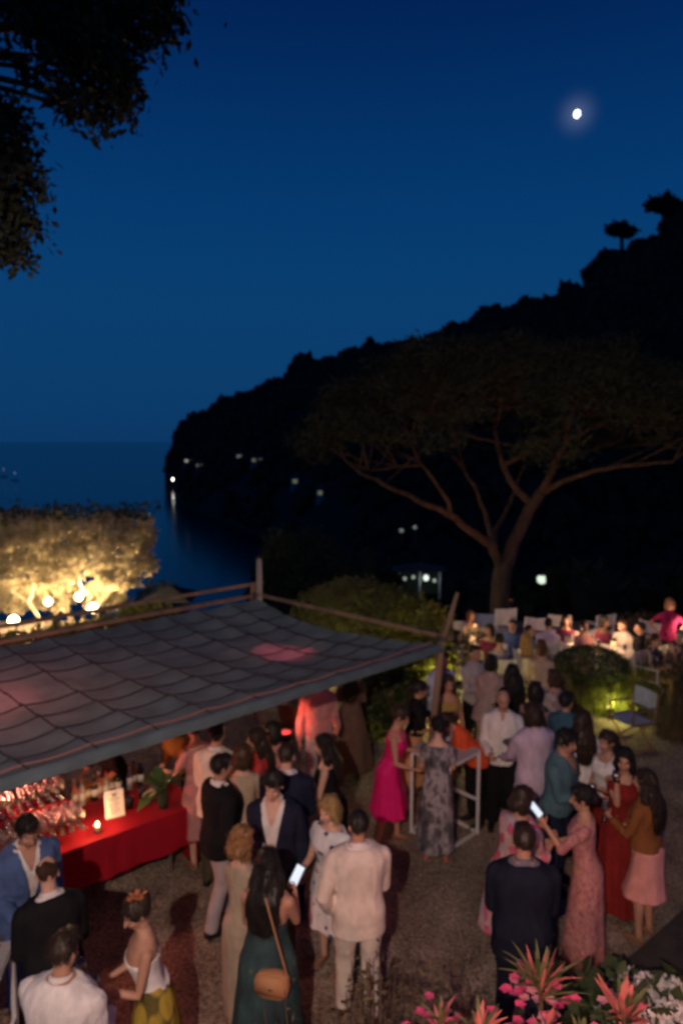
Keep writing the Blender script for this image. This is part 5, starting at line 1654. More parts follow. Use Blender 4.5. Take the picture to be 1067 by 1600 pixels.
def strands(o, me, m):
    """loose locks lying over the hair: narrow ribbons that follow it downwards"""
    P = co_of(me); N = no_of(me); n = len(P)
    r = np.random.default_rng(n)
    K = 760; idx = r.integers(0, n, K); p = P[idx]; nn = N[idx]
    down = np.array([0, 0, -1.0]) + r.normal(size=(K, 3)) * .35
    t = down - nn * (down * nn).sum(1)[:, None]; t /= np.linalg.norm(t, axis=1)[:, None] + 1e-6
    w = np.cross(nn, t); L = .07 * (.5 + r.random((K, 1))); wd = .0028 * (.6 + r.random((K, 1)))
    V = []
    for k in range(4):
        u = k / 3
        c = p + t * L * (u - .3) + nn * (.002 + .006 * r.random((K, 1)) * u - .012 * (u - .4) ** 2)
        q = wd * (1 - .8 * u)
        V += [c - w * q, c + w * q]
    V = np.stack(V, 1).reshape(-1, 3); i = np.arange(K)[:, None] * 8
    F = np.concatenate([i + np.array([2 * k, 2 * k + 1, 2 * k + 3, 2 * k + 2]) for k in range(3)])
    hc_ = tuple(min(.34, c * 1.25 + .002) for c in m.node_tree.nodes['Principled BSDF'].inputs['Base Color'].default_value[:3])
    s2 = link('hair_locks', np_mesh('hair_locks', V, F), mat(m.name + '_locks', hc_, rough=.45, noise=.5, nscale=50, spec=.4), o)

def hash_name(n): return sum(ord(c) for c in n) % 97
def hand_world(info, q, along=.09, off=(0, 0, 0)):
    a0, a1, a2 = info['AR'][q]; d = (a2 - a1).normalized()
    p = info['warp'](np.array([tuple(a2 + d * along + Vector(off))]))[0]
    c, s_ = math.cos(info['ya']), math.sin(info['ya'])
    return info['loc'] + Vector((p[0] * c - p[1] * s_, p[0] * s_ + p[1] * c, p[2]))

K = lambda k, m, **kw: dict(k=k, m=m, **kw)
white = cloth_mat('white', (.72, .68, .66)); cream = cloth_mat('cream', (.66, .585, .51)); creamt = cloth_mat('cream_trouser', (.64, .56, .48))
navy = cloth_mat('navy', (.016, .020, .042)); black = cloth_mat('black', (.012, .012, .014)); midnight = cloth_mat('midnight', (.012, .015, .028))
blue = cloth_mat('blue', (.075, .125, .27)); olive = cloth_mat('olive', (.075, .062, .038)); grey = cloth_mat('grey', (.40, .35, .36)); yellow = cloth_mat('yellow', (.40, .30, .05), pattern='voronoi', pscale=9, cols=[(0, (.42, .32, .05)), (.55, (.42, .30, .05)), (.7, (.12, .10, .03))])
teal = cloth_mat('teal', (.075, .15, .18)); tealdress = cloth_mat('teal_dress', (.04, .08, .09), pattern='voronoi', pscale=7, cols=[(0, (.20, .13, .06)), (.10, (.04, .085, .09)), (1, (.02, .03, .035))])
dots = cloth_mat('dotted', (.72, .70, .72), pattern='voronoi', pscale=11, stretch=(1, 1, 1), cols=[(0, (.06, .07, .12)), (.24, (.08, .09, .14)), (.28, (.70, .68, .70)), (1, (.72, .70, .72))])
magenta = cloth_mat('magenta', (.62, .015, .16), rough=.42, bump=.05, noise=.05); lilac = cloth_mat('lilac', (.52, .43, .54)); palepants = cloth_mat('pale_blue', (.42, .45, .55))
floral = cloth_mat('coral_floral', (.6, .2, .2), pattern='cells', pscale=17, cols=[(0, (.62, .17, .15)), (.3, (.60, .10, .22)), (.55, (.62, .40, .34)), (.8, (.45, .36, .42))])
sequin = cloth_mat('pink_sequin', (.5, .2, .2), pattern='cells', pscale=55, cols=[(0, (.42, .17, .16)), (.5, (.52, .26, .24)), (1, (.34, .12, .13))], rough=.5)
greypat = cloth_mat('grey_pattern', (.2, .2, .2), pattern='noise', pscale=9, stretch=(1, 1, .6), cols=[(.3, (.05, .05, .06)), (.46, (.13, .125, .14)), (.56, (.36, .33, .35)), (.66, (.10, .10, .11))])
rust = cloth_mat('rust', (.22, .085, .03)); pinkskirt = cloth_mat('pink_skirt', (.66, .30, .27)); redd = cloth_mat('dark_red', (.20, .02, .018)); orange = cloth_mat('orange', (.62, .09, .03)); golden = cloth_mat('gold_olive', (.34, .23, .07))
mauve = cloth_mat('mauve', (.38, .27, .25), pattern='voronoi', pscale=12, cols=[(0, (.30, .22, .21)), (.4, (.40, .29, .27)), (1, (.42, .33, .28))]); peach = cloth_mat('peach', (.55, .27, .13)); pinkshirt = cloth_mat('pink_shirt', (.46, .22, .21)); browndress = cloth_mat('brown_dress', (.115, .075, .055))
ltblue = cloth_mat('light_blue', (.38, .44, .56)); oliveyel = cloth_mat('olive_yellow', (.30, .20, .05)); beige = cloth_mat('beige', (.48, .36, .26)); redtop = cloth_mat('red_top', (.45, .05, .05)); royal = cloth_mat('royal_blue', (.03, .06, .22)); maroon = cloth_mat('maroon', (.16, .03, .06)); lilacg = cloth_mat('lilac_grey', (.26, .22, .28)); cyan = cloth_mat('sea_blue', (.05, .12, .17)); darkpat = cloth_mat('dark_floral', (.1, .08, .08), pattern='cells', pscale=20, cols=[(0, (.03, .03, .04)), (.5, (.05, .04, .05)), (.8, (.35, .25, .22))]); palefl = cloth_mat('pale_floral', (.4, .3, .28), pattern='cells', pscale=22, cols=[(0, (.45, .36, .32)), (.5, (.30, .20, .20)), (.8, (.50, .42, .38))])
SH_B = ('shoe', mat('black_leather', (.012, .011, .010), rough=.4)); SH_BR = ('shoe', mat('brown_leather', (.09, .045, .02), rough=.45)); SH_T = ('heel', mat('tan_leather', (.22, .12, .07), rough=.45)); SH_R = ('heel', mat('rose_leather', (.45, .15, .12), rough=.45))

P = {}
# ---- nearest guests
P['bluesuit'] = person(45, 1279, 1.80, 42, 'm', 'man in bright blue suit and open white shirt leaning towards a balding man', ('short', 'black'), 'tan', ('waist', 'waist'), lean=11, head=(6, 16), fat=1.1, wear=[K('trousers', blue), K('shirt', white, v=.12), K('jacket', blue, open=.75)], shoes=SH_BR)
P['bald1'] = person(73, 1338, 1.73, -148, 'm', 'balding man in a black suit turned away, talking to the man in blue', ('balding', 'brown'), 'fair', ('waist', 'waist'), lean=8, head=(-8, 12), fat=1.08, wear=[K('trousers', black), K('shirt', white), K('jacket', black)], shoes=SH_B)
P['whiteback'] = person(101, 1456, 1.76, 168, 'm', 'man with brown hair in a plain white shirt, cut by the bottom edge', ('short', 'dark'), 'tan', ('glass', 'waist'), lean=5, head=(-8, 8), fat=1.24, wear=[K('trousers', navy), K('shirt', white, sleeve=1.0, flare=.02)], shoes=SH_B)
P['strapless'] = person(205, 1405, 1.62, -70, 'f', 'woman in white strapless top and yellow skirt holding a glass, hair up', ('updo', 'dark'), 'tan', ('glass', 'waist'), lean=6, head=(10, 22), wear=[K('skirt', yellow, hem=.12, hr=.30), K('dress', white, hem=1.06, hr=.15, top=1.305, inf=.012)], shoes=SH_T)
P['blackjacket'] = person(345, 1179, 1.76, 128, 'm', 'man in a black blazer and pale pinkish trousers at the end of the red bar', ('short', 'black'), 'tan', ('waist', 'down'), lean=2, head=(-6, 4), fat=1.1, wear=[K('trousers', grey), K('shirt', white), K('jacket', black)], shoes=SH_B, stance=.5)
P['curly'] = person(378, 1291, 1.66, 150, 'f', 'woman with curly golden hair in a slim long cream dress bending to the right', ('curly', 'goldcurl'), 'fair', ('waist', 'waist'), lean=4, side=4, head=(-20, 10), fat=.86, wear=[K('dress', cloth_mat('sand', (.42, .33, .24)), hem=.12, hr=.165, top=1.44, sleeve=.3, fold=5)], shoes=SH_T)
P['reddrink'] = person(426, 1209, 1.80, -4, 'm', 'dark haired man in a navy blazer with open white shirt holding a red drink', ('wavy', 'black'), 'fair', ('down', 'chest'), lean=3, head=(-6, 16), fat=1.08, wear=[K('trousers', olive), K('belt', black), K('shirt', white, v=.15), K('jacket', navy, open=1.05)], shoes=SH_B, stance=.3)
P['tealdress'] = person(420, 1326, 1.70, 168, 'f', 'woman with very long dark hair in a backless teal dress holding up a lit phone', ('longwavy', 'black'), 'tan', ('waist', 'phone'), lean=3, head=(-10, 10), fat=1.16, wear=[K('dress', tealdress, hem=.08, hr=.30, top=1.22, straps=False, fold=6, fa=.08)], shoes=SH_T)
P['dotted'] = person(512, 1246, 1.64, -38, 'f', 'blond woman in a sleeveless white knee length dress with dark dots', ('bob', 'blond'), 'fair', ('down', 'waist'), lean=3, head=(-8, 14), fat=1.14, wear=[K('dress', dots, hem=.48, hr=.25, top=1.44, sleeve=.12)], shoes=SH_T)
P['creamsuit'] = person(559, 1266, 1.78, -172, 'm', 'dark haired man in a cream linen suit seen from behind', ('crop', 'black'), 'tan', ('pocket', 'waist'), lean=2, head=(12, 8), fat=1.12, wear=[K('trousers', creamt), K('shirt', white), K('jacket', cream, hem=.77)], shoes=SH_BR, stance=.25)
P['navyfront'] = person(818, 1288, 1.79, 172, 'm', 'broad man in a midnight blue suit seen from behind, nearest the pink oleander', ('short', 'dark'), 'tan', ('waist', 'waist'), lean=4, head=(6, 10), fat=1.2, wear=[K('trousers', midnight), K('shirt', cloth_mat('smoke', (.16, .16, .19))), K('jacket', midnight, hem=.76)], shoes=SH_B, stance=.3)
P['coral'] = person(822, 1229, 1.64, 118, 'f', 'woman with a dark wavy bob in a coral floral dress looking at a phone', ('bob', 'dark'), 'tan', ('phone', 'phone'), lean=4, head=(-6, 22), fat=1.28, wear=[K('dress', floral, hem=.35, hr=.36, top=1.47, sleeve=.48, cuff=1.7, inf=.03)], shoes=SH_T)
P['sequin'] = person(906, 1227, 1.66, -112, 'f', 'woman with black pinned hair in a long pink sequined gown', ('bun', 'black'), 'tan', ((.10, -.34, 1.36), 'waist'), lean=3, head=(0, 14), wear=[K('dress', sequin, hem=.06, hr=.23, top=1.43, sleeve=.5, fold=5)], shoes=SH_R)
P['drinker'] = person(976, 1169, 1.70, -28, 'f', 'dark haired woman in a dark red gown raising a drink to her mouth', ('bob', 'black'), 'tan', ('waist', 'drink'), lean=0, head=(0, 6), wear=[K('dress', redd, hem=.06, hr=.30, top=1.40, sleeve=.0, straps=True, fold=9, fa=.09)], shoes=SH_R)
P['rust'] = person(1008, 1203, 1.66, -140, 'f', 'woman with long dark hair in a rust jacket and short pink satin skirt', ('long', 'dark'), 'tan', ('glass', 'waist'), lean=2, head=(6, 6), wear=[K('skirt', pinkskirt, hem=.50, hr=.235, tight=1, fold=4, fa=.03), K('shirt', rust, hem=.98, inf=.024, sleeve=.9)], shoes=SH_T)
P['tealshirt'] = person(886, 1142, 1.76, 52, 'm', 'man with wavy black hair in an open necked teal shirt', ('wavy', 'black'), 'tan', ('waist', 'glass'), lean=4, head=(12, 10), fat=1.15, wear=[K('trousers', navy), K('shirt', teal, v=.17, inf=.02)], shoes=SH_B)
P['lilac'] = person(830, 1098, 1.82, -162, 'm', 'dark haired man in a loose lilac shirt and pale trousers reaching towards the bald man', ('bob', 'dark'), 'tan', ('reachlow', 'waist'), lean=5, head=(8, 10), fat=1.08, wear=[K('trousers', palepants, wide=1.25), K('shirt', lilac, hem=.78, inf=.022, flare=.03)], shoes=SH_BR)
P['bald2'] = person(786, 1079, 1.76, -14, 'm', 'bald man in a crisp white shirt and wide black trousers holding a plate', ('bald', 'black'), 'tan', ('glass', 'waist'), lean=0, head=(10, 8), fat=1.06, wear=[K('trousers', black, wide=1.35), K('shirt', white, hem=.84, v=.06)], shoes=SH_B)
P['magenta'] = person(631, 1104, 1.69, 78, 'f', 'woman in a hot pink satin slip dress looking down at the white high table', ('updo', 'dark'), 'tan', ('glass', 'waist'), lean=9, head=(0, 18), wear=[K('dress', magenta, hem=.40, hr=.26, top=1.36, straps=True, fold=5, fa=.09, amp=.007)], shoes=SH_T, stance=.4)
P['greypat'] = person(684, 1119, 1.65, 172, 'f', 'woman with black pinned hair in a long grey marbled dress at the white high table', ('bun', 'black'), 'fair', ('waist', 'waist'), lean=2, head=(14, 14), wear=[K('dress', greypat, hem=.14, hr=.225, top=1.42, sleeve=.3, fold=5, fa=.07)], shoes=SH_R)
P['orange'] = person(690, 1119, 1.60, -72, 'f', 'woman in a bright orange top bent over the far side of the white high table', ('bun', 'dark'), 'tan', ('reachlow', 'reachlow'), lean=38, head=(0, 10), wear=[K('trousers', black), K('shirt', orange, inf=.03, sleeve=.7)], shoes=SH_B)
P['bluevest'] = person(690, 1018, 1.78, 24, 'm', 'dark haired man in a light blue shirt behind the leaning pole', ('short', 'black'), 'tan', ('down', 'waist'), lean=0, head=(10, 6), wear=[K('trousers', navy), K('shirt', ltblue, v=.1, flare=.02)], shoes=SH_B)
P['gold'] = person(701, 1055, 1.63, 8, 'f', 'small woman in a straight gold olive dress facing the crowd', ('long', 'brown'), 'tan', ('down', 'waist'), head=(-6, 4), wear=[K('dress', golden, hem=.3, hr=.21, top=1.38, straps=True)], shoes=SH_T)
P['peach'] = person(657, 1064, 1.62, 96, 'f', 'woman in a dark top and peach skirt beside the yellow lit shrub', ('pony', 'black'), 'tan', ('waist', 'waist'), lean=4, head=(0, 10), wear=[K('skirt', peach, hem=.3, hr=.22), K('shirt', black, sleeve=.4, hem=1.0)], shoes=SH_T)
P['mauve'] = person(768, 1022, 1.70, 158, 'f', 'woman with a dark bob in a mauve blouse seen from behind', ('bob', 'black'), 'tan', ('waist', 'waist'), lean=5, head=(0, 8), fat=1.08, wear=[K('trousers', beige, wide=1.2), K('shirt', mauve, hem=.80, inf=.03, flare=.05, sleeve=.7)], shoes=SH_T)
P['navyback'] = person(448, 1161, 1.80, 172, 'm', 'short haired man in a navy jacket with white collar, his back to us', ('crop', 'dark'), 'fair', ('waist', 'waist'), lean=3, head=(-4, 8), fat=1.12, wear=[K('trousers', navy), K('shirt', white), K('jacket', navy)], shoes=SH_B)
P['blackhair'] = person(503, 1147, 1.66, -104, 'f', 'woman with long black hair and a black sleeveless dress turned towards the navy jacket', ('long', 'black'), 'fair', ('waist', 'down'), lean=6, head=(0, 12), wear=[K('dress', black, hem=.45, hr=.22, top=1.40, sleeve=0)], shoes=SH_T)
P['pinkshirt'] = person(498, 1046, 1.80, 20, 'm', 'man in a pink shirt and pale trousers half hidden by the canopy edge', ('short', 'dark'), 'tan', ('waist', 'down'), head=(0, 6), wear=[K('trousers', grey), K('shirt', pinkshirt)], shoes=SH_BR)
P['brown'] = person(548, 1030, 1.70, 176, 'f', 'woman with dark hair in a wide brown ankle length dress under the canopy tip', ('long', 'dark'), 'tan', ('waist', 'waist'), lean=0, head=(-10, 6), wear=[K('dress', browndress, hem=.17, hr=.33, top=1.42, sleeve=.45, fold=8, fa=.05)], shoes=SH_T)
P['creamjkt'] = person(338, 1130, 1.80, 168, 'm', 'man in a cream jacket just under the canopy hem behind the black blazer', ('short', 'black'), 'tan', ('waist', 'reach'), lean=3, wear=[K('trousers', olive), K('shirt', white), K('jacket', cream)], shoes=SH_B)
P['beige'] = person(378, 1164, 1.66, -172, 'f', 'woman in a beige sleeveless dress squeezed between black and navy blazers', ('bob', 'brown'), 'fair', ('down', 'waist'), lean=2, wear=[K('dress', beige, hem=.4, hr=.24, top=1.44, sleeve=.15)], shoes=SH_T)
P['redtop'] = person(399, 1138, 1.68, -88, 'f', 'woman with long dark hair in a red and blue outfit facing the bar', ('long', 'dark'), 'tan', ('glassout', 'waist'), lean=4, head=(0, 8), wear=[K('trousers', royal), K('shirt', redtop, sleeve=.3)], shoes=SH_T)
P['pinkdark'] = person(426, 1128, 1.64, -70, 'f', 'woman with a black bob in a pale pink top near the terracotta pot', ('bob', 'black'), 'fair', ('glass', 'waist'), lean=4, wear=[K('trousers', navy), K('shirt', pinkshirt, sleeve=.3)], shoes=SH_T)
P['bartender'] = person(244, 1130, 1.76, -40, 'm', 'bartender in an olive yellow shirt bending over the leafy vase', ('short', 'black'), 'tan', ('reachlow', 'reachlow'), lean=38, head=(0, 10), wear=[K('trousers', black), K('shirt', oliveyel), ], shoes=SH_B)
P['bartender2'] = person(140, 1126, 1.72, -40, 'm', 'bartender dressed in black behind the wine bottles', ('short', 'black'), 'tan', ('waist', 'reachlow'), lean=20, head=(0, 18), wear=[K('trousers', black), K('shirt', black, sleeve=.5)], shoes=SH_B)
P['redlit'] = person(303, 1122, 1.68, -130, 'f', 'woman in a pale rose dress ordering at the far end of the bar', ('updo', 'brown'), 'fair', ('glassout', 'waist'), lean=4, wear=[K('dress', pinkshirt, hem=.4, hr=.24, top=1.42, sleeve=.25)], shoes=SH_T)
P['longdark'] = person(911, 1110, 1.70, 178, 'f', 'woman with very long dark brown hair and white blouse beyond the teal shirt', ('long', 'dark'), 'tan', ('waist', 'glassout'), head=(-10, 6), wear=[K('trousers', black), K('shirt', white, sleeve=.9, flare=.02)], shoes=SH_B)
P['whitetop'] = person(948, 1142, 1.64, -60, 'f', 'woman in a small white top between the teal shirt and the raised drink', ('pony', 'dark'), 'tan', ('glass', 'down'), head=(0, 10), wear=[K('skirt', redd, hem=.2, hr=.3), K('dress', white, hem=1.02, hr=.16, top=1.40, straps=True)], shoes=SH_T)
P['blackdress'] = person(801, 1038, 1.70, -168, 'f', 'woman with long black hair in a black dress behind the bald man', ('longwavy', 'black'), 'tan', ('waist', 'waist'), wear=[K('dress', black, hem=.3, hr=.26, top=1.42, sleeve=.4)], shoes=SH_T)
P['darkpat'] = person(836, 1066, 1.68, 150, 'f', 'dark haired woman in a dark floral blouse behind the lilac shirt', ('bob', 'black'), 'tan', ('waist', 'waist'), wear=[K('trousers', navy), K('shirt', darkpat, inf=.02, sleeve=.7)], shoes=SH_B)
P['palefl'] = person(866, 1046, 1.66, -150, 'f', 'woman in a pale floral shirt dress beside the topiary dome', ('bob', 'brown'), 'tan', ('waist', 'down'), wear=[K('dress', palefl, hem=.5, hr=.27, top=1.45, sleeve=.6)], shoes=SH_T)
P['darkblue'] = person(884, 1082, 1.72, 130, 'm', 'man in a slate shirt half hidden behind the long dark hair', ('short', 'black'), 'tan', ('waist', 'glass'), wear=[K('trousers', black), K('shirt', cyan)], shoes=SH_B)

# ------------------------------------------------------------------ chairs and tables at the back
M_whitepaint = mat('white_paint', (.7, .7, .66))
def director_chair(loc, yaw, canvas, label, frame=None, group='folding chairs of the garden seating', s=1.0, high=.95):
    frame = frame or M_whitepaint
    t = empty('folding_chair', (loc[0], loc[1], 0), label, 'chair', group, rz=rad(yaw))
    sw, sd, sz = .25, .21, .45
    part('seat', MB().loft([[(-sw, y, sz + dz), (0, y, sz + dz - .03), (sw, y, sz + dz), (sw, y, sz + dz - .012), (0, y, sz + dz - .042), (-sw, y, sz + dz - .012)] for y, dz in ((-sd, 0), (0, -.004), (sd, 0))]), canvas, t, smooth=False)
    part('backrest', MB().loft([[(x, sd + .03 + .05 * math.cos(x / sw * 1.4) - .03, z), (x, sd + .042 + .05 * math.cos(x / sw * 1.4) - .03, z), (x, sd + .042 + .05 * math.cos(x / sw * 1.4) - .03 + .03, z + high - .58), (x, sd + .03 + .05 * math.cos(x / sw * 1.4), z + high - .58)] for x, z in [(q * sw, .60) for q in (-1, -.5, 0, .5, 1)]]), canvas, t, smooth=False)
    for q in (-1, 1):
        part('back_post', MB().bar((q * sw, sd + .01, .44), (q * sw, sd + .05, high + .02), .03), frame, t, smooth=False)
        part('armrest', MB().bar((q * sw, -sd - .02, .66), (q * sw, sd + .03, .66), .045, .022), frame, t, smooth=False)
        part('arm_post', MB().bar((q * sw, -sd + .01, .44), (q * sw, -sd + .01, .65), .028), frame, t, smooth=False)
        part('foot_rail', MB().bar((q * sw, -sd - .02, .015), (q * sw, sd + .04, .015), .03), frame, t, smooth=False)
        part('seat_rail', MB().bar((q * sw, -sd - .01, .435), (q * sw, sd + .03, .435), .028), frame, t, smooth=False)
    for y in (-sd + .01, sd - .01):
        for q in (-1, 1):
            part('leg', MB().bar((-q * sw, y + q * .012, .02), (q * sw, y + q * .012, .43), .024), frame, t, smooth=False)
    return t
can_w = cloth_mat('canvas_white', (.62, .58, .56)); can_l = cloth_mat('canvas_lilac', (.45, .42, .50)); can_b = cloth_mat('canvas_blue', (.30, .36, .50)); can_c = cloth_mat('canvas_cream', (.60, .52, .40))
c = G(985, 1164, 0); director_chair((c.x, c.y), -72, can_b, 'empty pale blue canvas folding chair standing alone on the gravel', mat('teak', (.20, .12, .07), rough=.7), high=.86)
for (px, py, Y, yaw, cv_, lab) in ((783, 948, 15.6, -170, can_w, 'white canvas chair with the highest back, in front of the pine trunk'),
                                   (838, 962, 15.2, 165, can_l, 'lilac canvas chair beside the seated man in white'),
                                   (872, 963, 15.5, 170, can_w, 'white canvas chair just behind the woman in maroon'),
                                   (934, 963, 15.5, -160, can_w, 'white canvas chair between maroon woman and cream shirted man'),
                                   (1026, 978, 14.8, 120, can_l, 'pale chair turned sideways near the magenta top'),
                                   (708, 968, 15.0, 170, can_w, 'white chair half hidden by the leaning pole'),
                                   (757, 958, 15.6, 175, can_b, 'pale blue chair back beside the pinned hair woman')):
    q = D(px, py, Y); director_chair((q.x, Y), yaw, cv_, lab, high=max(.85, q.z))
def sitter(px, py, yaw, sex, label, canvas, chair_label, **kw):
    i = person(px, py, 1.75 if sex == 'm' else 1.70, yaw, sex, label, sit=True, **kw)
    l = i['loc']; director_chair((l.x, l.y), yaw, canvas, chair_label, high=.84)
    return i
sitter(735, 953, 25, 'f', 'woman with auburn hair and tan top sitting near the leaning pole', can_w, 'chair under the auburn haired woman', hair=('bob', 'chestnut'), skin='tan', arms=('lap', 'waist'), wear=[K('dress', beige, hem=.3, top=1.40, sleeve=.2)], shoes=SH_T)
sitter(765, 975, -40, 'f', 'woman in a purple print dress sitting by the cream draped table', can_l, 'chair under the woman in purple print', hair=('bob', 'dark'), skin='tan', arms=('lap', 'waist'), wear=[K('dress', maroon, hem=.3, top=1.42, sleeve=.4)], shoes=SH_T)
sitter(822, 988, 176, 'f', 'blond haired woman in a cream top seated with her back to us', can_c, 'cream chair under the blond seated woman', hair=('long', 'blond'), skin='fair', arms=('lap', 'lap'), wear=[K('trousers', beige), K('shirt', cream, sleeve=.5)], shoes=SH_T)
sitter(826, 976, 70, 'm', 'sitting man in dark teal with an orange lit face', can_b, 'chair under the man in dark teal', hair=('crop', 'dark'), skin='tan', arms=('waist', 'glass'), wear=[K('trousers', cyan), K('shirt', cyan)], shoes=SH_B)
sitter(857, 966, 160, 'm', 'sitting man with black hair and white shirt', can_w, 'chair under the black haired man in white', hair=('short', 'black'), skin='tan', arms=('lap', 'waist'), wear=[K('trousers', navy), K('shirt', lilac)], shoes=SH_B)
sitter(884, 960, -20, 'f', 'sitting woman with long brown hair in a maroon dress', can_w, 'chair under the woman in maroon', hair=('long', 'brown'), skin='tan', arms=('lap', 'waist'), wear=[K('dress', maroon, hem=.3, top=1.44, sleeve=.5)], shoes=SH_T)
sitter(944, 962, 30, 'f', 'sitting dark haired woman in wine red leaning to the lit table', can_w, 'chair under the woman in wine red', hair=('bob', 'black'), skin='dark', arms=('waist', 'lap'), lean=6, wear=[K('dress', maroon, hem=.3, top=1.40, sleeve=.2)], shoes=SH_T)
sitter(972, 968, -62, 'm', 'sitting man in a cream shirt with a warm lit face turned to the lit table', can_w, 'chair under the man in the cream shirt', hair=('short', 'chestnut'), skin='fair', arms=('waist', 'glass'), lean=8, wear=[K('trousers', olive), K('shirt', cream)], shoes=SH_B)
sitter(1062, 984, -60, 'm', 'grey haired man seated at the picture edge next to the white slatted table', can_l, 'chair under the grey haired man', hair=('short', 'grey'), skin='fair', arms=('waist', 'glass'), lean=6, wear=[K('trousers', black), K('shirt', darkpat)], shoes=SH_B)
sitter(780, 990, 178, 'f', 'woman in a lilac grey gown seated with her back to us', can_l, 'chair under the woman in lilac grey', hair=('updo', 'black'), skin='tan', arms=('lap', 'lap'), wear=[K('dress', lilacg, hem=.2, top=1.44, sleeve=.6)], shoes=SH_T)
P['magtop'] = person(1046, 934, 1.66, -15, 'f', 'blond woman in a magenta top standing behind the back tables', ('bob', 'goldcurl'), 'tan', ('hip', 'hip'), wear=[K('trousers', black), K('shirt', cloth_mat('wine_pink', (.28, .02, .09)), sleeve=.3)], shoes=SH_B)

sitter(712, 985, 60, 'f', 'seated woman with dark hair and lilac blouse close to the leaning pole tip', can_w, 'chair under the woman in the lilac blouse', hair=('bob', 'dark'), skin='tan', arms=('lap', 'waist'), wear=[K('trousers', beige), K('shirt', lilac, sleeve=.4)], shoes=SH_T)
sitter(801, 968, -30, 'm', 'seated man in a navy shirt in front of the pine trunk', can_b, 'chair under the man in the navy shirt', hair=('short', 'dark'), skin='tan', arms=('waist', 'lap'), wear=[K('trousers', navy), K('shirt', blue)], shoes=SH_B)
sitter(912, 968, 10, 'f', 'seated woman in pale pink facing us over the lit table', can_w, 'chair under the woman in pale pink', hair=('updo', 'brown'), skin='tan', arms=('waist', 'waist'), wear=[K('dress', pinkshirt, hem=.3, top=1.42, sleeve=.3)], shoes=SH_T)
sitter(1001, 972, -110, 'm', 'seated man in black with his back half turned by the slatted table', can_c, 'chair under the man in black', hair=('short', 'black'), skin='tan', arms=('waist', 'lap'), wear=[K('trousers', black), K('shirt', black)], shoes=SH_B)
sitter(1022, 990, 40, 'f', 'seated woman in ochre trousers below the magenta top', can_l, 'chair under the woman in ochre', hair=('pony', 'brown'), skin='tan', arms=('lap', 'glass'), wear=[K('trousers', golden), K('shirt', darkpat, sleeve=.4)], shoes=SH_T)
P['stander'] = person(846, 1000, 1.68, 160, 'f', 'woman in a cream shirt dress standing between dome and seated guests', ('bob', 'chestnut'), 'tan', ('waist', 'waist'), wear=[K('dress', beige, hem=.5, hr=.26, top=1.45, sleeve=.6)], shoes=SH_T)
P['stander2'] = person(741, 1008, 1.74, 30, 'm', 'man in a grey shirt standing in front of the small dusty bush', ('short', 'dark'), 'tan', ('waist', 'glass'), wear=[K('trousers', black), K('shirt', grey)], shoes=SH_B)
M_linen = cloth_mat('table_linen', (.66, .60, .54))
def round_table(px, py, Y, r, label, clab, lantern=None, h=.73, power=0):
    q = D(px, py, Y); x = q.x
    t = empty('garden_table', (x, Y, 0), label, 'table')
    part('tabletop', MB().lathe([(.001, h - .03), (r, h - .03), (r, h - .008), (.001, h - .008)], n=28), M_wood, t, smooth=False)
    part('column', MB().tube([(0, 0, .03), (0, 0, h - .03)], [.04, .04], 10), M_black, t)
    part('foot', MB().lathe([(.001, 0), (.26, 0), (.25, .02), (.05, .04), (.001, .045)], n=18), M_black, t)
    n = 48; rings = []
    for dz, o in ((0, .0), (-.01, .012), (-.12, .02), (-.28, .035), (-.40, .05)):
        rings.append([(x + (r + o + o * .7 * math.sin(9 * a + math.sin(3 * a))) * math.cos(a), Y + (r + o + o * .7 * math.sin(9 * a + math.sin(3 * a))) * math.sin(a), h + dz) for a in np.linspace(0, 2 * PI, n + 1)[:-1]])
    m = MB().loft(rings, cap=False); m.f.append(tuple(range(n)))
    tag(part('tablecloth', m, M_linen), clab, 'tablecloth')
    for k in range(3):
        a = k * 2.2 + px; put_glass((x + r * .6 * math.cos(a), Y + r * .6 * math.sin(a), h + .002), wine_me, 'wine_glass', 'clear wine glass on the ' + clab.split(' hanging')[0], 'glasses on the garden tables')
    for k in range(3):
        a = k * 2.1 + 1 + px
        pl = part('plate', MB().lathe([(.001, 0), (.07, .001), (.115, .014), (.112, .018), (.07, .006), (.001, .006)], n=20), mat('porcelain', (.75, .74, .72), rough=.3), loc=(x + r * .62 * math.cos(a), Y + r * .62 * math.sin(a), h + .003))
        tag(pl, 'white plate on the ' + clab.split(' hanging')[0], 'plate', 'plates on the garden tables')
    if lantern:
        L_ = empty('table_lantern', (x, Y, h + .002), lantern, 'lantern')
        part('base', MB().lathe([(.001, 0), (.06, 0), (.06, .02), (.001, .02)], n=14), M_black, L_)
        part('shade', MB().lathe([(.05, .02), (.055, .20), (.05, .20), (.045, .03)], n=16), mat('lantern_shade', (.7, .5, .3), emit=(1, .55, .25), estr=1.2, rough=.5), L_)
        part('cap', MB().lathe([(.055, .20), (.03, .25), (.001, .26)], n=14), M_black, L_)
        light('lantern_light', 'POINT', (x, Y, h + .45), power, (1.0, .58, .32), shadow_soft_size=.05)
round_table(906, 1002, 13.6, .42, 'round garden table in front of the woman in maroon', 'brightly lit cream tablecloth hanging in front of the woman in maroon', 'glowing table lantern on the bright cream cloth', power=20)
round_table(738, 1000, 13.4, .45, 'round garden table beside the leaning pole', 'cream tablecloth hanging next to the leaning pole', 'small glowing lantern on the table beside the pole', power=12)
round_table(958, 1008, 13.0, .45, 'round garden table by the cream shirted man', 'pale tablecloth hanging by the cream shirted man', 'table lantern between wine red dress and cream shirt', power=14)
round_table(1066, 1018, 13.2, .4, 'round garden table at the picture edge', 'white tablecloth hanging at the picture edge', 'warm lantern beside the grey haired man', power=14)
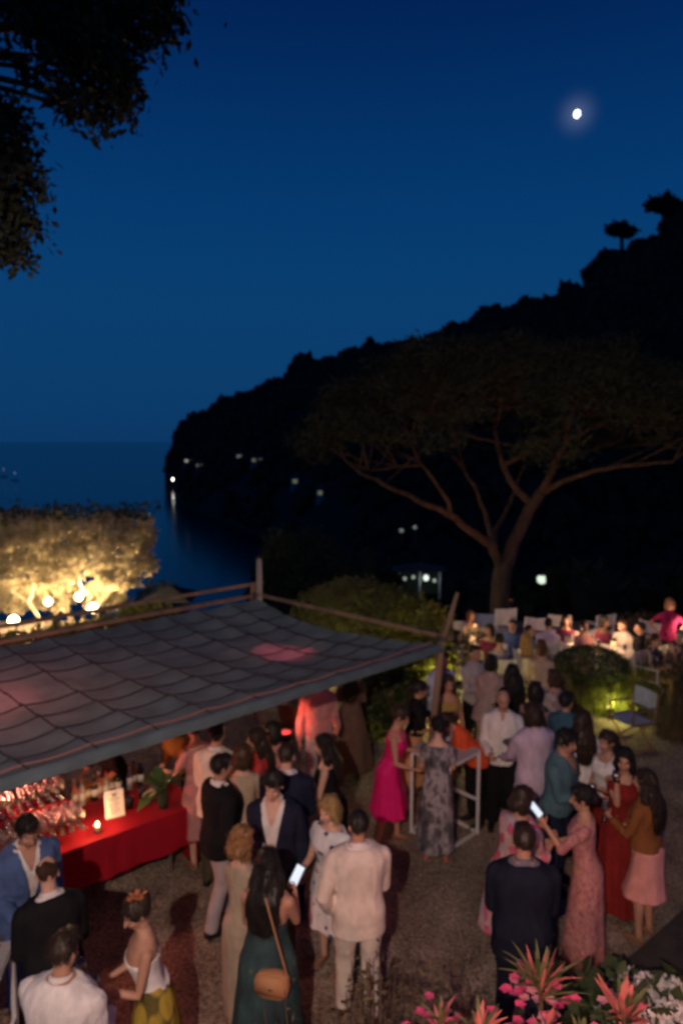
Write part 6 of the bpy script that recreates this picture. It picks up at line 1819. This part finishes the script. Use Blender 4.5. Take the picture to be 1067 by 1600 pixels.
# white slatted table
q = G(1002, 1070, 0)
t = empty('slatted_table', q, 'white slatted garden table with upright bars beside the dome', 'table', rz=.1)
for k in range(9):
    part('slat', MB().box((-.45 + .1125 * k, 0, .70), (.085, .62, .022)), M_whitepaint, t, smooth=False)
for k in range(9):
    part('side_bar', MB().box((-.45 + .1125 * k, -.30, .47), (.035, .02, .40)), M_whitepaint, t, smooth=False)
for z in (.28, .675): part('rail', MB().box((0, -.325, z), (1.0, .025, .035)), M_whitepaint, t, smooth=False)
for a in (-.47, .47):
    for b in (-.27, .27): part('leg', MB().bar((a, b, 0), (a * .98, b * .98, .688), .045), M_whitepaint, t, smooth=False)
# white high tables
def high_table(corners, h, label, back=None):
    c = sum(corners, Vector()) / 4; c.z = 0
    t = empty('high_table', c, label, 'table', 'white framed high tables')
    p_ = [q - c for q in corners]
    wf = mat('white_frame', (.62, .60, .60), rough=.5)
    for q in p_: part('leg', MB().bar(q + Vector((0, 0, 0)), q + Vector((0, 0, h - .03)), .035), wf, t, smooth=False)
    for k in range(4):
        a, b = p_[k], p_[(k + 1) % 4]; d = (b - a).normalized() * .019
        part('foot_rail', MB().bar(a + d + Vector((0, 0, .02)), b - d + Vector((0, 0, .02)), .03), wf, t, smooth=False)
        part('top_rail', MB().bar(a + d + Vector((0, 0, h - .05)), b - d + Vector((0, 0, h - .05)), .034), wf, t, smooth=False)
    a, b = p_[0], p_[3]; d = (b - a).normalized() * .019
    part('mid_rail', MB().bar(a + d + Vector((0, 0, h * .40)), b - d + Vector((0, 0, h * .40)), .03), wf, t, smooth=False)
    m = MB(); V = [q * 1.04 + Vector((0, 0, h - .03)) for q in p_] + [q * 1.04 + Vector((0, 0, h - .008)) for q in p_]
    m.add(V, [(3, 2, 1, 0), (4, 5, 6, 7)] + [(k, (k + 1) % 4, 4 + (k + 1) % 4, 4 + k) for k in range(4)])
    part('tabletop', m, mat('grey_tabletop', (.40, .39, .41), rough=.4), t, smooth=False)
    return t, c
A_ = G(745, 1302, 0); B_ = G(642, 1300, 0)
mid = (A_ + B_) / 2; hlf = (A_ - B_) / 2; prp = Vector((-hlf.y, hlf.x, 0)) * 1.0
ht, hc_ = high_table([A_, mid - prp, B_, mid + prp], 1.09, 'white framed square high table behind the grey marbled dress')
A2 = G(16, 1600, 0) + Vector((.02, 0, 0))
g2 = G(18, 1470, 1.05)
x_, y_ = g2.x, g2.y
high_table([Vector((x_, y_, 0)), Vector((x_ - .55, y_ - .1, 0)), Vector((x_ - .45, y_ - .65, 0)), Vector((x_ + .1, y_ - .55, 0))], 1.05, 'white high table with a red runner at the corner below the blue suit')
rn = MB().add([(x_ - .50, y_ - .12, 1.048), (x_ - .06, y_ - .03, 1.048), (x_ - .01, y_ - .50, 1.048), (x_ - .43, y_ - .58, 1.048), (x_ - .02, y_ - .02, 1.045), (x_ - .02, y_ - .02, .55), (x_ - .45, y_ - .09, .55)], [(3, 2, 1, 0)])
tag(part('table_runner', rn, M_redcloth, smooth=False), 'red cloth runner lying on the corner high table', 'cloth')
for k, (dx, dy) in enumerate(((.08, .05), (-.10, .10), (.02, -.12))):
    put_glass((hc_.x + dx, hc_.y + dy, 1.084), wine_me, 'wine_glass', 'wine glass standing on the white high table', 'glasses on the high table')

# ------------------------------------------------------------------ things people hold
run_jobs()
def red_liquid(c): return mat('liquid_' + c, {'red': (.55, .03, .04), 'amber': (.5, .25, .05), 'white': (.6, .55, .4)}[c], rough=.1, spec=.6)
def held_glass(key, q, label, liquid='white', me=None):
    p = hand_world(P[key], q, .075)
    t = empty('drinking_glass', p + Vector((0, 0, -.09)), label, 'glass')
    o = bpy.data.objects.new('bowl', wine_me if liquid != 'red' else tumb_me); COL.objects.link(o); o.parent = t
    if liquid == 'red':
        o.scale = (1.1, 1.1, 1.1)
        part('drink', MB().lathe([(.001, .012), (.032, .012), (.036, .10), (.001, .10)], n=12), red_liquid('red'), t)
    else:
        part('drink', MB().lathe([(.001, .092), (.028, .112), (.034, .135), (.001, .136)], n=12), red_liquid(liquid), t)
held_glass('strapless', 1, 'wine glass in the hand of the woman in yellow skirt', 'white')
held_glass('reddrink', -1, 'tumbler of red drink held by the man in the navy blazer', 'red')
held_glass('magenta', 1, 'wine glass held by the woman in hot pink satin', 'white')
held_glass('drinker', -1, 'tumbler of red drink at the lips of the woman in dark red', 'red')
held_glass('tealshirt', -1, 'wine glass held by the man in the teal shirt', 'amber')
held_glass('whiteback', 1, 'wine glass held by the man in the plain white shirt', 'amber')
held_glass('rust', 1, 'wine glass held by the woman in the rust jacket', 'white')
M_screen = mat('phone_screen', (.1, .1, .1), emit=(.78, .86, 1.0), estr=1.0)
def phone(pos, look, label, up=Vector((0, 0, 1)), size=1.0):
    n = (Vector(look) - pos).normalized(); x = up.cross(n).normalized(); y = n.cross(x)
    R = Matrix((x, y, n)).transposed()
    t = empty('phone', pos, label, 'phone')
    part('case', MB().box((0, 0, 0), (.078 * size, .155 * size, .009), R), M_black, t, smooth=False)
    part('screen', MB().box(n * .0055, (.070 * size, .146 * size, .002), R), M_screen, t, smooth=False)
    return t
pp = hand_world(P['tealdress'], -1, .11)
phone(pp + Vector((.02, 0, .05)), pp + Vector((-.05, -1, .9)), 'bright phone held up by the woman in the teal dress', up=Vector((.35, 0, 1)))
pp = hand_world(P['sequin'], 1, .11)
pp = pp + Vector((-.03, -.03, .06))
phone(pp, pp + Vector((.35, -.9, .8)), 'glowing white phone between the coral and the pink sequined dress', up=Vector((-.6, .2, 1)), size=.9)
# plate held by the bald man
pl = hand_world(P['bald2'], 1, .09)
tag(part('plate', MB().lathe([(.001, 0), (.06, .001), (.10, .012), (.098, .016), (.06, .006), (.001, .006)], n=20), mat('dark_plate', (.05, .05, .055), rough=.3), loc=pl + Vector((0, 0, .02))), 'small dark plate in the hand of the bald man', 'plate')
# tan shoulder bag on the teal dress
def bag(info, local, label, m, w=.26, h=.20):
    W_ = info['warp'](np.array([local]))[0]; c, s_ = math.cos(info['ya']), math.sin(info['ya'])
    pos = info['loc'] + Vector((W_[0] * c - W_[1] * s_, W_[0] * s_ + W_[1] * c, W_[2]))
    t = empty('shoulder_bag', pos, label, 'bag', rz=info['ya'])
    rings = []
    for y, k in ((-.045, .9), (-.03, 1.0), (.03, 1.0), (.045, .9)):
        rings.append([(k * w / 2 * math.copysign(abs(math.cos(a)) ** .6, math.cos(a)), y, k * (h / 2 * math.copysign(abs(math.sin(a)) ** .7, math.sin(a)))) for a in np.linspace(0, 2 * PI, 25)[:-1]])
    part('bag_body', MB().loft(rings), m, t)
    part('flap', MB().loft([[(.92 * w / 2 * math.copysign(abs(math.cos(a)) ** .6, math.cos(a)), y, max(-.3 * h, .96 * (h / 2 * math.copysign(abs(math.sin(a)) ** .7, math.sin(a))))) for a in np.linspace(0, 2 * PI, 25)[:-1]] for y in (.046, .054)]), m, t)
    part('strap', MB().tube([(-w * .45, 0, h * .35), (-.02, -.02, .38), (.06, -.05, .62)], [.008] * 3, 6), m, t)
bag(P['tealdress'], (-.10, .20, .86), 'rounded tan shoulder bag hanging on the teal dress', mat('tan_bag', (.40, .21, .10), rough=.6))
# flower in the pinned hair
hp_ = P['strapless']
W_ = hp_['warp'](np.array([tuple(hp_['HC'] + hp_['HR'] @ Vector((.03, .06, .125)))]))[0]; c_, s_ = math.cos(hp_['ya']), math.sin(hp_['ya'])
C = blob_points(np.random.default_rng(3), 60, (0, 0, 0), (.035, .035, .025), shell=.6)
fl = link('hair_flower', leaves('hair_flower', C, .035, .03, np.random.default_rng(4)), mat('rust_petal', (.45, .16, .07), rough=.6), hp_['root'], smooth=False, loc=tuple(W_))
